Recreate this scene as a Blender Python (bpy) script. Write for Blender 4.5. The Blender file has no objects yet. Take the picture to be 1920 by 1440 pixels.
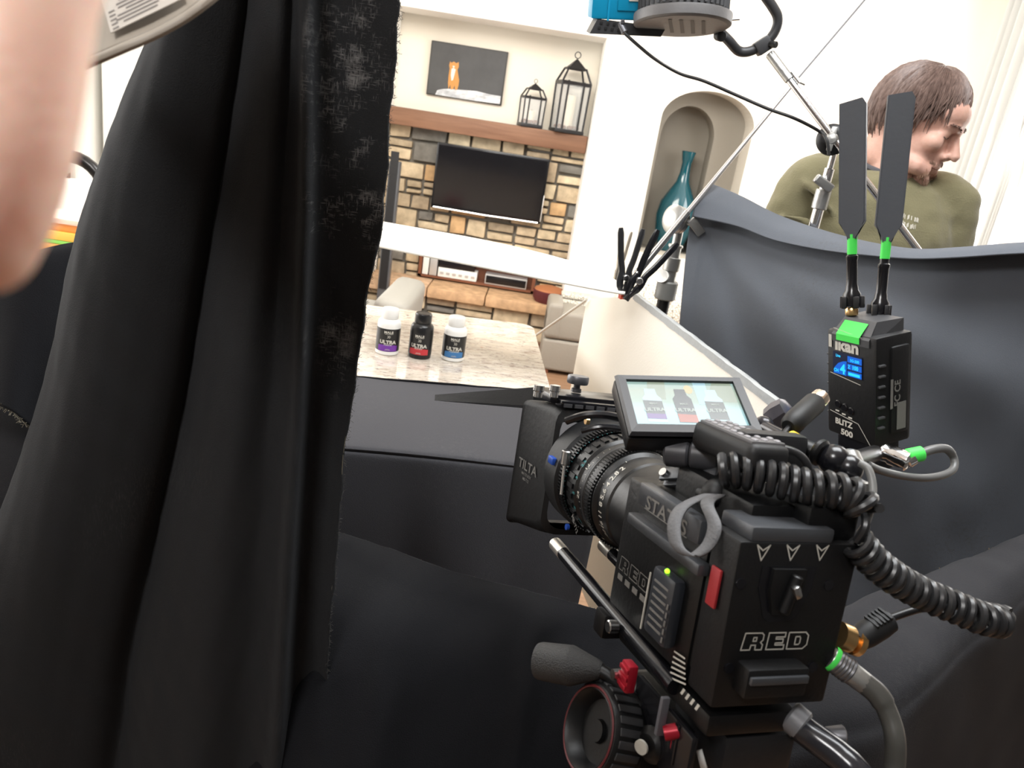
import bpy, bmesh, math, random
from mathutils import Matrix, Vector, Euler
from math import sin, cos, pi, radians
V = Vector
random.seed(7)
SC = bpy.context.scene
COL = SC.collection

# ---------------------------------------------------------------- camera
FPX = 1443.0
CAM = V((0, 0, 1.55))
MC = Matrix(((0.987836, 0.155501, 0.0), (0.050190, -0.318838, 0.946479), (0.147179, -0.934966, -0.322765)))  # columns: right, down, forward
cd = bpy.data.cameras.new('camera'); cam = bpy.data.objects.new('camera', cd); COL.objects.link(cam)
cd.sensor_width = 36; cd.lens = FPX / 1920 * 36; cd.clip_start = 0.01; cd.clip_end = 60
m3 = Matrix((MC.col[0], -MC.col[1], -MC.col[2])).transposed()
cam.matrix_world = Matrix.Translation(CAM) @ m3.to_4x4()
cd.dof.use_dof = True; cd.dof.focus_distance = 1.05; cd.dof.aperture_fstop = 11.5
SC.camera = cam
# ---------------------------------------------------------------- light and exposure
SC.view_settings.view_transform = 'Standard'; SC.view_settings.look = 'None'
SC.view_settings.gamma = 1; SC.view_settings.use_curve_mapping = False
SC.view_settings.exposure = 0.0
w = bpy.data.worlds.new('daylight'); SC.world = w; w.use_nodes = True
bg = w.node_tree.nodes['Background']; bg.inputs[0].default_value = (1.0, 0.98, 0.95, 1); bg.inputs[1].default_value = 2.2

def area(name, loc, target, sx, sy, power, color=(1, 1, 1)):
    l = bpy.data.lights.new(name, 'AREA'); l.shape = 'RECTANGLE'; l.size = sx; l.size_y = sy; l.energy = power; l.color = color
    o = bpy.data.objects.new(name, l); COL.objects.link(o); o.location = loc
    o.rotation_euler = (V(target) - V(loc)).to_track_quat('-Z', 'Y').to_euler()
    return o
area('window_light_right', (2.45, 3.7, 1.6), (0.0, 3.9, 1.3), 1.9, 2.2, 95, (1, 0.98, 0.95))
area('window_light_left', (-2.85, 2.9, 1.6), (0.0, 2.5, 1.2), 3.2, 1.8, 92, (1, 0.98, 0.95))
area('fill_light_living', (-0.4, 3.3, 2.78), (-0.4, 4.6, 0.6), 2.0, 1.4, 112, (1, 0.95, 0.86))  # added overhead fill that reaches into the alcove, no fixture behind it
area('fill_light_kitchen', (0.5, 1.02, 2.8), (0.5, 1.02, 0), 1.2, .8, 46, (.95, 0.98, 1))  # added overhead fill, brightens the tops of the black cloths
area('fill_light_behind', (-0.7, -0.6, 2.8), (-0.1, 0.2, 1.5), 0.6, 0.5, 31, (1, 0.99, 0.98))  # added unseen fill behind the camera, brightens the fingertip

# ---------------------------------------------------------------- points from the picture into the place
def ray(px, py): return MC @ V(((px - 960) / FPX, (py - 720) / FPX, 1.0))
def P(px, py, d): return CAM + ray(px, py) * d
def onY(px, py, y): q = ray(px, py); return CAM + q * (y / q.y)
def onX(px, py, x): q = ray(px, py); return CAM + q * (x / q.x)
def onZ(px, py, z): q = ray(px, py); return CAM + q * ((z - 1.55) / q.z)

# ---------------------------------------------------------------- mesh helpers
def frame_from(o, x, y):
    x = V(x).normalized(); y = V(y); y = (y - x * y.dot(x)).normalized(); z = x.cross(y)
    m = Matrix((x, y, z)).transposed().to_4x4(); m.translation = V(o); return m
def axis_frame(a, b, up=(0, 0, 1)):
    z = (V(b) - V(a)).normalized(); u = V(up)
    if abs(z.dot(u)) > .97: u = V((1, 0, 0)) if abs(z.x) < .9 else V((0, 1, 0))
    x = u.cross(z).normalized(); y = z.cross(x)
    m = Matrix((x, y, z)).transposed().to_4x4(); m.translation = V(a); return m
TXT = {}
def text_geo(s, bold):
    k = (s, bold)
    if k in TXT: return TXT[k]
    c = bpy.data.curves.new('t', 'FONT'); c.body = s; c.size = 1; c.offset = bold; c.resolution_u = 3; c.fill_mode = 'FRONT'
    o = bpy.data.objects.new('t', c); COL.objects.link(o)
    me = bpy.data.meshes.new_from_object(o.evaluated_get(bpy.context.evaluated_depsgraph_get()))
    vs = [v.co.copy() for v in me.vertices]; fs = [tuple(p.vertices) for p in me.polygons]
    bpy.data.objects.remove(o); bpy.data.curves.remove(c); bpy.data.meshes.remove(me)
    TXT[k] = (vs, fs); return TXT[k]
class MB:
    def __init__(s): s.bm = bmesh.new(); s.col = None
    def add(s, vs, fs, M=None):
        vv = [s.bm.verts.new(M @ V(v) if M else V(v)) for v in vs]; out = []
        for f in fs:
            try: out.append(s.bm.faces.new([vv[i] for i in f]))
            except ValueError: pass
        return vv, out
    def box(s, c, d, M=None, bev=0.0, seg=2):
        c = V(c); h = V(d) / 2
        b = bmesh.new(); bmesh.ops.create_cube(b, size=1)
        for v in b.verts: v.co = V((v.co.x * d[0], v.co.y * d[1], v.co.z * d[2])) + c
        if bev > 0: bmesh.ops.bevel(b, geom=b.edges[:], offset=min(bev, min(d) * .45), segments=seg, profile=.6, affect='EDGES')
        return s._merge(b, M)
    def _merge(s, b, M=None):
        b.verts.index_update()
        r = s.add([v.co.copy() for v in b.verts], [[v.index for v in f.verts] for f in b.faces], M)
        b.free(); return r
    def lathe(s, prof, M=None, n=32, cap=True, sq=None):
        """prof: list of (r, z) about local z"""
        vs = []; fs = []; k = len(prof)
        for (r, z) in prof:
            for i in range(n):
                a = 2 * pi * i / n; vs.append((r * cos(a), r * sin(a), z))
        for j in range(k - 1):
            for i in range(n):
                i2 = (i + 1) % n; fs.append((j * n + i, j * n + i2, (j + 1) * n + i2, (j + 1) * n + i))
        if cap:
            if prof[0][0] > 1e-6: fs.append(tuple(range(n))[::-1])
            if prof[-1][0] > 1e-6: fs.append(tuple((k - 1) * n + i for i in range(n)))
        return s.add(vs, fs, M)
    def cyl(s, a, b, r, r2=None, n=20, M=None, bev=0):
        r2 = r if r2 is None else r2; L = (V(b) - V(a)).length; F = axis_frame(a, b)
        pr = [(r, 0), (r2, L)] if not bev else [(r - bev, 0), (r, bev), (r2, L - bev), (r2 - bev, L)]
        return s.lathe(pr, (M @ F) if M else F, n)
    def tube(s, pts, r, n=10, M=None, closed=False, flat=None):
        """sweep a circle (or an ellipse: flat = (wide, thin)) along pts; r: number or list"""
        pts = [V(p) for p in pts]; k = len(pts); rs = r if isinstance(r, (list, tuple)) else [r] * k
        tang = []
        for i in range(k):
            a = pts[(i - 1) % k] if closed or i > 0 else pts[0]; b = pts[(i + 1) % k] if closed or i < k - 1 else pts[-1]
            tang.append((b - a).normalized())
        u = V((0, 0, 1))
        if abs(u.dot(tang[0])) > .95: u = V((0, 1, 0))
        u = (u - tang[0] * u.dot(tang[0])).normalized(); vs = []; fs = []
        for i in range(k):
            u = (u - tang[i] * u.dot(tang[i])).normalized(); w_ = tang[i].cross(u)
            for j in range(n):
                a = 2 * pi * j / n
                e = (rs[i] * flat[0], rs[i] * flat[1]) if flat else (rs[i], rs[i])
                vs.append(pts[i] + u * (cos(a) * e[0]) + w_ * (sin(a) * e[1]))
        for i in range(k if closed else k - 1):
            i2 = (i + 1) % k
            for j in range(n):
                j2 = (j + 1) % n; fs.append((i * n + j, i * n + j2, i2 * n + j2, i2 * n + j))
        if not closed: fs += [tuple(range(n))[::-1], tuple((k - 1) * n + j for j in range(n))]
        return s.add(vs, fs, M)
    def prism(s, poly, z0, z1, M=None):
        n = len(poly); vs = [(x, y, z0) for x, y in poly] + [(x, y, z1) for x, y in poly]
        fs = [tuple(range(n))[::-1], tuple(range(n, 2 * n))] + [(i, (i + 1) % n, n + (i + 1) % n, n + i) for i in range(n)]
        return s.add(vs, fs, M)
    def sphere(s, c, r, M=None, nu=20, nv=12):
        r = (r, r, r) if not isinstance(r, (tuple, list, Vector)) else r; c = V(c)
        vs = [c + V((0, 0, r[2]))]; fs = []
        for j in range(1, nv):
            p = pi * j / nv
            for i in range(nu):
                a = 2 * pi * i / nu; vs.append(c + V((r[0] * sin(p) * cos(a), r[1] * sin(p) * sin(a), r[2] * cos(p))))
        vs.append(c - V((0, 0, r[2]))); L = len(vs) - 1
        for i in range(nu):
            i2 = (i + 1) % nu; fs.append((0, 1 + i, 1 + i2)); fs.append((L, L - nu + i2, L - nu + i))
            for j in range(nv - 2): fs.append((1 + j * nu + i, 1 + (j + 1) * nu + i, 1 + (j + 1) * nu + i2, 1 + j * nu + i2))
        return s.add(vs, fs, M)
    def text(s, t, size, M, bold=0.0, align='C', wrap=None, sx=1.0):
        """flat lettering in the xy plane of M; wrap = radius: bent about an axis parallel to y lying behind"""
        vs, fs = text_geo(t, bold); x0 = min(v.x for v in vs); x1 = max(v.x for v in vs); xm = {'C': (x0 + x1) / 2, 'L': x0, 'R': x1}[align]
        out = []
        for v in vs:
            x = (v.x - xm) * size * sx; y = v.y * size
            if wrap: out.append(V((wrap * sin(x / wrap), y, wrap * cos(x / wrap) - wrap)))
            else: out.append(V((x, y, 0)))
        return s.add(out, fs, M)
    def quad(s, a, b, c, d): return s.add([a, b, c, d], [(0, 1, 2, 3)])
    def grid(s, rows, M=None):
        n = len(rows[0]); vs = [p for r in rows for p in r]; fs = []
        for j in range(len(rows) - 1):
            for i in range(n - 1): fs.append((j * n + i, j * n + i + 1, (j + 1) * n + i + 1, (j + 1) * n + i))
        return s.add(vs, fs, M)
WM = {}                                                     # world matrix of each root
def wm(o):
    while o is not None and o.parent is not None: o = o.parent
    return WM.get(o.name, Matrix()) if o else Matrix()
def obj(name, mb, mat, parent=None, smooth=38, world=False, kind=None, label=None, fix=True):
    """ONE mesh object. world=True: the shape was laid out in world coordinates"""
    bm = mb.bm
    if world and parent is not None: bm.transform(wm(parent).inverted())
    if fix: bmesh.ops.recalc_face_normals(bm, faces=bm.faces[:])
    if smooth:
        for f in bm.faces: f.smooth = True
        lim = radians(smooth)
        for e in bm.edges:
            if len(e.link_faces) == 2 and e.calc_face_angle(0) > lim: e.smooth = False
    me = bpy.data.meshes.new(name); bm.to_mesh(me); bm.free()
    o = bpy.data.objects.new(name, me); COL.objects.link(o)
    if mat: me.materials.append(mat)
    if parent is not None: o.parent = parent
    if kind: o['kind'] = kind
    if label: o['label'] = label
    return o
def thing(name, label, cat, M=None, group=None):
    o = bpy.data.objects.new(name, None); COL.objects.link(o); o.empty_display_size = .05
    if M is None: M = Matrix()
    if isinstance(M, (Vector, tuple)): M = Matrix.Translation(V(M))
    o.matrix_world = M; WM[o.name] = M.copy()
    o['label'] = label; o['category'] = cat
    if group: o['group'] = group
    return o
def tag(o, label, cat, group=None):
    o['label'] = label; o['category'] = cat
    if group: o['group'] = group
    return o
def struct(name, mb, mat, parent=None, **k):
    o = obj(name, mb, mat, parent, kind='structure', **k); return o
def dup(root, M, label, group=None):
    r = root.copy(); COL.objects.link(r); r.matrix_world = M; WM[r.name] = M.copy(); r['label'] = label
    if group: r['group'] = group
    for ch in list(root.children):
        c = ch.copy(); COL.objects.link(c); c.parent = r
        for g in ch.children:
            d = g.copy(); COL.objects.link(d); d.parent = c
    return r
def mod_solid(o, t, off=0):
    m = o.modifiers.new('thickness', 'SOLIDIFY'); m.thickness = t; m.offset = off; return o
def mod_remesh(o, vox, it=4, f=.5):
    m = o.modifiers.new('skin', 'REMESH'); m.mode = 'VOXEL'; m.voxel_size = vox; m.use_smooth_shade = True
    if it: s = o.modifiers.new('soft', 'SMOOTH'); s.iterations = it; s.factor = f
    return o
def cr(p, t):
    """Catmull-Rom through list p at t in [0, len-1]"""
    n = len(p) - 1; i = min(int(t), n - 1); f = t - i
    a = p[max(i - 1, 0)]; b = p[i]; c = p[i + 1]; d = p[min(i + 2, n)]
    return (b * 2 + (c - a) * f + (a * 2 - b * 5 + c * 4 - d) * (f * f) + (b * 3 - a - c * 3 + d) * (f ** 3)) * .5
def spl(p, n): p = [V(q) for q in p]; return [cr(p, (len(p) - 1) * i / n) for i in range(n + 1)]
def lin(pts, x):
    if x <= pts[0][0]: return pts[0][1]
    for (a, b), (c, d) in zip(pts, pts[1:]):
        if x <= c: return b + (d - b) * (x - a) / (c - a)
    return pts[-1][1]
def smooth_grid(rows, nu, nv):
    rr = [spl(r, nu) for r in rows]; cols = [spl([r[i] for r in rr], nv) for i in range(nu + 1)]
    return [[c[j] for c in cols] for j in range(nv + 1)]
def hsh(*a):
    return random.Random(str(a)).random()
def wob(x, y, s=0):
    return sin(1.3 * x + 2.1 * y + s) * .5 + sin(2.7 * x - 1.1 * y + 1.7 * s) * .3 + sin(4.1 * x + 3.3 * y + 2.9 * s) * .2

# ---------------------------------------------------------------- materials
def mat(name, c, rough=.5, metal=0.0, spec=.5, bump=None, var=None, coat=0, emis=None, estr=0, sheen=0, trans=0, alpha=1, sss=0):
    """bump = (scale, strength); var = (scale, other colour, low, high[, stretch])"""
    m = bpy.data.materials.new(name); m.use_nodes = True; nt = m.node_tree; b = nt.nodes['Principled BSDF']; L = nt.links
    c = tuple(c) + (1,); b.inputs['Base Color'].default_value = c
    b.inputs['Roughness'].default_value = rough; b.inputs['Metallic'].default_value = metal; b.inputs['Specular IOR Level'].default_value = spec
    b.inputs['Coat Weight'].default_value = coat; b.inputs['Sheen Weight'].default_value = sheen; b.inputs['Transmission Weight'].default_value = trans
    b.inputs['Alpha'].default_value = alpha; b.inputs['Subsurface Weight'].default_value = sss; b.inputs['Subsurface Radius'].default_value = (.01, .004, .002)
    b.inputs['Subsurface Scale'].default_value = 1
    if emis: b.inputs['Emission Color'].default_value = tuple(emis) + (1,); b.inputs['Emission Strength'].default_value = estr
    tc = nt.nodes.new('ShaderNodeTexCoord')
    if var:
        n = nt.nodes.new('ShaderNodeTexNoise'); n.inputs['Scale'].default_value = var[0]; n.inputs['Detail'].default_value = 5; n.inputs['Roughness'].default_value = .6
        src = tc.outputs['Object']
        if len(var) > 4:
            mp = nt.nodes.new('ShaderNodeMapping'); mp.inputs['Scale'].default_value = var[4]; L.new(src, mp.inputs[0]); src = mp.outputs[0]
        L.new(src, n.inputs['Vector'])
        r = nt.nodes.new('ShaderNodeValToRGB'); r.color_ramp.elements[0].position = var[2]; r.color_ramp.elements[0].color = c
        r.color_ramp.elements[1].position = var[3]; r.color_ramp.elements[1].color = tuple(var[1]) + (1,)
        L.new(n.outputs['Fac'], r.inputs[0]); L.new(r.outputs[0], b.inputs['Base Color'])
    if bump:
        n = nt.nodes.new('ShaderNodeTexNoise'); n.inputs['Scale'].default_value = bump[0]; n.inputs['Detail'].default_value = 4; L.new(tc.outputs['Object'], n.inputs['Vector'])
        bp = nt.nodes.new('ShaderNodeBump'); bp.inputs['Strength'].default_value = bump[1]; bp.inputs['Distance'].default_value = .004
        L.new(n.outputs['Fac'], bp.inputs['Height']); L.new(bp.outputs[0], b.inputs['Normal'])
    return m
def nodes_of(m): return m.node_tree.nodes, m.node_tree.links, m.node_tree.nodes['Principled BSDF']

black = mat('black_anodised', (.004, .004, .0045), .42, 0, .4, (300, .05))
blackgloss = mat('black_gloss', (.008, .008, .01), .22)
blackrub = mat('black_rubber', (.006, .006, .0065), .55, 0, .5)
darkgrey = mat('dark_grey_plastic', (.015, .0153, .017), .45, 0, .45, (250, .06))
midgrey = mat('grey_metal', (.13, .13, .14), .38, .6)
steel = mat('steel', (.62, .62, .62), .22, 1)
chrome = mat('chrome', (.86, .86, .87), .12, 1)
cast = mat('cast_aluminium', (.40, .40, .39), .38, .9, .5, (120, .15))
white = mat('white_paint', (.85, .84, .81), .5)
ink = mat('pale_ink', (.58, .56, .50), .5)
inkdim = mat('dim_ink', (.17, .165, .155), .5)
inkcyan = mat('teal_ink', (.05, .30, .32), .5)
red_m = mat('red_anodised', (.42, .012, .03), .3, .3)
redplastic = mat('red_plastic', (.75, .08, .03), .4)
gold = mat('gold_metal', (.9, .6, .28), .28, 1)
green_tape = mat('green_tape', (.07, .78, .10), .55)
yellow_tape = mat('yellow_tape', (.85, .62, .03), .5)
bluem = mat('blue_anodised', (.02, .08, .42), .35, .3)

def fabric(name, base, worn, wscale, lo, hi, stretch):
    m = mat(name, base, .9, 0, .1, (700, .25), None, 0, None, 0, .02)
    N, L, b = nodes_of(m)
    b.inputs['Sheen Roughness'].default_value = .5; b.inputs['Sheen Tint'].default_value = (.8, .82, .9, 1)
    tc = N.new('ShaderNodeTexCoord')
    n1 = N.new('ShaderNodeTexNoise'); n1.inputs['Scale'].default_value = 3.5; n1.inputs['Detail'].default_value = 4; L.new(tc.outputs['Object'], n1.inputs['Vector'])
    mp = N.new('ShaderNodeMapping'); mp.inputs['Scale'].default_value = stretch; L.new(tc.outputs['Object'], mp.inputs[0])
    n2 = N.new('ShaderNodeTexNoise'); n2.inputs['Scale'].default_value = wscale; n2.inputs['Detail'].default_value = 6; n2.inputs['Roughness'].default_value = .7; L.new(mp.outputs[0], n2.inputs['Vector'])
    r1 = N.new('ShaderNodeMapRange'); r1.inputs[1].default_value = lo; r1.inputs[2].default_value = hi; L.new(n1.outputs['Fac'], r1.inputs[0])
    r2 = N.new('ShaderNodeMapRange'); r2.inputs[1].default_value = .5; r2.inputs[2].default_value = .72; L.new(n2.outputs['Fac'], r2.inputs[0])
    mu = N.new('ShaderNodeMath'); mu.operation = 'MULTIPLY'; L.new(r1.outputs[0], mu.inputs[0]); L.new(r2.outputs[0], mu.inputs[1])
    mx = N.new('ShaderNodeMix'); mx.data_type = 'RGBA'; mx.inputs[6].default_value = base + (1,); mx.inputs[7].default_value = worn + (1,)
    L.new(mu.outputs[0], mx.inputs[0]); L.new(mx.outputs[2], b.inputs['Base Color']); return m
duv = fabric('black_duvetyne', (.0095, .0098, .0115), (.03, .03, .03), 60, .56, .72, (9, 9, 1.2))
duv_grey = fabric('grey_black_duvetyne', (.030, .030, .033), (.045, .045, .047), 45, .55, .72, (3, 3, 3))  # greyer copy of the black cloth, light on the draped top put into it
duv_blue = fabric('lit_blue_black_duvetyne', (.115, .124, .142), (.10, .10, .103), 45, .55, .72, (3, 3, 3))  # same black cloth, light on the hanging sheet put into its colour
duv_drape = fabric('lit_black_duvetyne', (.066, .066, .073), (.09, .09, .093), 45, .55, .72, (3, 3, 3))  # same black cloth in strong light, the brightness put into its colour
thread = mat('frayed_thread', (.05, .047, .042), .9)
palethread = mat('pale_selvage', (.16, .145, .11), .9)

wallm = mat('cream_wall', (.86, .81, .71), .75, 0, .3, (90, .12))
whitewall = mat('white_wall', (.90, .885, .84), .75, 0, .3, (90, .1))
nichem = mat('taupe_niche', (.27, .25, .215), .8, 0, .3)  # recess tone, darker than the jamb around it
ceilm = mat('white_ceiling', (.9, .89, .87), .8)
woodfl = mat('oak_floor', (.34, .20, .12), .35, 0, .5, (40, .05), (3, (.22, .125, .07), .35, .65, (1, 14, 1)))
mantelw = mat('mantel_wood', (.25, .13, .078), .55, 0, .4, (60, .15), (2.2, (.15, .072, .042), .35, .68, (.7, 5, 9)))
linerw = mat('cherry_wood', (.20, .075, .04), .4)

# ================================================================ the room
WY = 5.82                                                   # plane of the fireplace wall
b = MB(); b.box((0, 2.2, -.03), (7.2, 8.6, .06)); struct('floor', b, woodfl)
b = MB(); b.box((-.2, 2.2, 2.93), (5.8, 8.0, .06)); struct('ceiling', b, ceilm)
kit = mat('kitchen_wall', (.12, .118, .115), .7)
b = MB(); b.box((-.2, -1.45, 1.45), (5.8, .1, 2.9)); struct('wall_kitchen', b, kit)
b = MB(); b.box((-.4, WY + .11, 1.45), (2.6, .1, 2.9)); struct('wall_back', b, wallm)
# header over the fireplace alcove, white columns on its two sides
hz = onY(930, 38, 5.45).z
b = MB(); b.box((-.45, 5.64, (2.9 + hz) / 2), (1.60, .36, 2.9 - hz)); struct('wall_header', b, whitewall)
b = MB(); b.box((-2.05, 5.55, 1.45), (1.78, .64, 2.9)); struct('wall_left_column', b, whitewall)
b = MB(); b.box((.46, 5.63, 1.45), (.40, .46, 2.9)); struct('wall_right_column', b, whitewall)

def arch_pts(x0, x1, z0, zs, zt, n=24):
    c = (x0 + x1) / 2; h = (x1 - x0) / 2
    return [(x0, z0)] + [(c - h * cos(pi * i / n), zs + (zt - zs) * sin(pi * i / n)) for i in range(n + 1)] + [(x1, z0)]
def arch_wall(mb, X0, X1, Z0, Z1, ap, y):
    """a wall face at y with an arched hole"""
    x0 = ap[0][0]; x1 = ap[-1][0]; z0 = ap[0][1]
    q = lambda a, b_, c, d: mb.quad(*[V((p[0], y, p[1])) for p in (a, b_, c, d)])
    q((X0, Z0), (x0, Z0), (x0, Z1), (X0, Z1)); q((x1, Z0), (X1, Z0), (X1, Z1), (x1, Z1)); q((x0, Z0), (x1, Z0), (x1, z0), (x0, z0))
    for (a, c), (d, e) in zip(ap[1:-1], ap[2:-1]): q((a, c), (d, e), (d, Z1), (a, Z1))
def arch_jamb(mb, ap, ya, yb):
    n = len(ap)
    for i in range(n):
        (a, c), (d, e) = ap[i], ap[(i + 1) % n]
        mb.quad(V((a, ya, c)), V((d, ya, e)), V((d, yb, e)), V((a, yb, c)))
NY = 5.2
A1 = arch_pts(.672, 1.262, .84, 1.70, 1.892)
A2 = arch_pts(.72, 1.075, .84, 1.60, 1.80)
b = MB(); arch_wall(b, .615, 2.6, 0, 2.9, A1, NY)
b.quad(V((.615, NY, 0)), V((.615, NY + .4, 0)), V((.615, NY + .4, 2.9)), V((.615, NY, 2.9)))
wn = struct('wall_niche', b, wallm, fix=False)
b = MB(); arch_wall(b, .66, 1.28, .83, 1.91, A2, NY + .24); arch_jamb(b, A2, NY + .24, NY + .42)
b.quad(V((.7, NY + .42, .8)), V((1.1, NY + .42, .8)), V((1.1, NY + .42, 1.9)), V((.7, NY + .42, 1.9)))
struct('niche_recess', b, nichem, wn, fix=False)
b = MB(); arch_jamb(b, A1, NY, NY + .24); struct('niche_jamb', b, mat('pale_taupe_jamb', (.56, .52, .45), .8, 0, .3), wn, fix=False)

def window_wall(name, x, y0, y1, wy0, wy1, wz0, wz1, wn_, sgn):
    b = MB(); X = x + sgn * .06
    for (a, c, d, e) in ((y0, wy0, 0, 2.9), (wy1, y1, 0, 2.9), (wy0, wy1, 0, wz0), (wy0, wy1, wz1, 2.9)):
        b.box((X, (a + c) / 2, (d + e) / 2), (.12, c - a, e - d))
    wl = struct(name, b, whitewall)
    b = MB()
    for yy in (wy0 + .03, (wy0 + wy1) / 2, wy1 - .03): b.box((X, yy, (wz0 + wz1) / 2), (.06, .06, wz1 - wz0), None, .008)
    for zz in (wz0 + .03, wz1 - .03): b.box((X, (wy0 + wy1) / 2, zz), (.06, wy1 - wy0, .06), None, .008)
    wd = struct(wn_, b, white)
    b = MB(); b.box((X, (wy0 + wy1) / 2, (wz0 + wz1) / 2), (.008, wy1 - wy0 - .1, wz1 - wz0 - .1)); struct('pane', b, glass_w, wd)
glass_w = bpy.data.materials.new('window_glass'); glass_w.use_nodes = True
N, L = glass_w.node_tree.nodes, glass_w.node_tree.links; N.remove(N['Principled BSDF'])
t_ = N.new('ShaderNodeBsdfTransparent'); g_ = N.new('ShaderNodeBsdfGlossy'); g_.inputs['Roughness'].default_value = .02; mx_ = N.new('ShaderNodeMixShader'); mx_.inputs[0].default_value = .06
L.new(t_.outputs[0], mx_.inputs[1]); L.new(g_.outputs[0], mx_.inputs[2]); L.new(mx_.outputs[0], N['Material Output'].inputs[0])
window_wall('wall_right', 2.6, 1.5, 5.6, 2.7, 5.17, .3, 2.75, 'window_1', 1)
b = MB(); b.box((2.66, .05, 1.45), (.12, 2.9, 2.9)); struct('wall_side', b, kit)
window_wall('wall_left', -3.0, -1.4, 5.9, 1.3, 5.0, .75, 2.6, 'window_2', -1)
# sheer curtains at the right-hand window
sheer = mat('sheer_grey_curtain', (.62, .63, .62), .9, 0, .2)
for k, (ya, yb, lab) in enumerate(((4.72, 5.06, 'pale grey curtain hanging at the far side of the bright window behind the man'),
                                   (4.36, 4.5, 'narrow pale grey curtain drawn near the dark chair at the bright window'))):
    rows = []
    for z in (2.7, 1.6, .5, .05):
        rows.append([V((2.5 + .035 * sin(i * 1.9 + k), ya + (yb - ya) * i / 14 + .01 * sin(z * 2), z)) for i in range(15)])
    b = MB(); b.grid(smooth_grid(rows, 56, 10)); o = obj('window_curtain', b, sheer); mod_solid(o, .004)
    tag(o, lab, 'curtain', 'curtains at the right-hand window')
# door casing at the right edge
b = MB(); q0 = onY(1897, 400, 3.3)
b.box((q0.x + .05, 3.3, 1.1), (.10, .05, 2.2), None, .008); struct('trim_1', b, wallm)
b = MB(); b.box((q0.x + .62, 3.34, 1.1), (1.0, .03, 2.2)); struct('door_1', b, mat('greige_door', (.55, .50, .44), .5))
# dark rounded chair back by the window
t = thing('dark_armchair', 'dark chair with a rounded back beside the bright window, behind the man', 'chair', (onY(1893, 440, 3.75).x, 3.75, 0))
b = MB(); b.box((0, 0, .62), (.34, .5, .86), None, .12, 4); obj('backrest', b, mat('dark_taupe_fabric', (.10, .085, .075), .9), t)
b = MB(); b.box((-.1, -.3, .3), (.5, .5, .22), None, .06, 3); obj('seat', b, mat('dark_taupe_seat', (.10, .085, .075), .9), t)
for sx in (-.28, .1):
    for sy in (-.48, -.1): b = MB(); b.cyl((sx, sy, 0), (sx, sy, .2), .02); obj('leg', b, linerw, t)

# ---------------------------------------------------------------- stone wall
stone_m = mat('ledge_stone', (.6, .5, .35), .8, 0, .25, (45, .6))
N, L, bs = nodes_of(stone_m)
at = N.new('ShaderNodeVertexColor'); at.layer_name = 'tone'
tc = N.new('ShaderNodeTexCoord'); nz = N.new('ShaderNodeTexNoise'); nz.inputs['Scale'].default_value = 16; nz.inputs['Detail'].default_value = 6; L.new(tc.outputs['Object'], nz.inputs['Vector'])
rg = N.new('ShaderNodeMapRange'); rg.inputs[1].default_value = .3; rg.inputs[2].default_value = .7; rg.inputs[3].default_value = .72; rg.inputs[4].default_value = 1.15; L.new(nz.outputs['Fac'], rg.inputs[0])
mm = N.new('ShaderNodeMix'); mm.data_type = 'RGBA'; mm.blend_type = 'MULTIPLY'; mm.inputs[0].default_value = 1; L.new(at.outputs[0], mm.inputs[6]); L.new(rg.outputs[0], mm.inputs[7]); L.new(mm.outputs[2], bs.inputs['Base Color'])
mortar = mat('grey_mortar', (.23, .215, .19), .95, 0, .2, (120, .4))
def srgb(c): return tuple(12.92 * v if v < .0031308 else 1.055 * min(v, 1) ** (1 / 2.4) - .055 for v in c) + (1,)
TONES = [(.62, .50, .34)] * 5 + [(.55, .44, .30)] * 3 + [(.68, .57, .40)] * 3 + [(.62, .40, .21)] * 1 + [(.21, .20, .18)] * 2 + [(.50, .40, .28)] * 2
def stones(mb, x0, x1, z0, z1, y, rnd, rows=(.06, .10), skip=()):
    lay = mb.bm.loops.layers.color.get('tone') or mb.bm.loops.layers.color.new('tone')
    def one(xa, xb, za, zb):
        for (sx0, sx1, sz0, sz1) in skip:
            if xb > sx0 + .005 and xa < sx1 - .005 and zb > sz0 + .005 and za < sz1 - .005:
                if xa < sx0 - .03: one(xa, sx0, za, zb)
                if xb > sx1 + .03: one(sx1, xb, za, zb)
                xa = max(xa, sx0); xb = min(xb, sx1)
                if za < sz0 - .03: one(xa, xb, za, sz0)
                if zb > sz1 + .03: one(xa, xb, sz1, zb)
                return
        g = .0085; d = .05 + rnd.random() * .03
        B = bmesh.new(); bmesh.ops.create_cube(B, size=1)
        for v in B.verts:
            v.co = V(((xa + xb) / 2 + v.co.x * (xb - xa - 2 * g) + rnd.uniform(-.005, .005), y + d / 2 + v.co.y * d - .03 * 0 + rnd.uniform(-.004, .004), (za + zb) / 2 + v.co.z * (zb - za - 2 * g) + rnd.uniform(-.005, .005)))
        bmesh.ops.bevel(B, geom=B.edges[:], offset=.010, segments=2, profile=.6, affect='EDGES')
        _, fs = mb._merge(B)
        c = rnd.choice(TONES); k = rnd.uniform(.84, 1.08)
        for f in fs:
            for l in f.loops: l[lay] = srgb((c[0] * k, c[1] * k, c[2] * k))
    z = z0
    while z < z1 - .02:
        h = rnd.uniform(*rows) * 1.5
        if z1 - z - h < .05: h = z1 - z
        x = x0
        while x < x1 - .02:
            wd = rnd.uniform(.12, .30)
            if x1 - x - wd < .07: wd = x1 - x
            r = rnd.random()
            if r < .38 and h > .1:
                s = rnd.uniform(.38, .62); one(x, x + wd, z, z + h * s)
                if rnd.random() < .5 and wd > .2: m_ = rnd.uniform(.4, .6); one(x, x + wd * m_, z + h * s, z + h); one(x + wd * m_, x + wd, z + h * s, z + h)
                else: one(x, x + wd, z + h * s, z + h)
            else: one(x, x + wd, z, z + h)
            x += wd
        z += h
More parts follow.
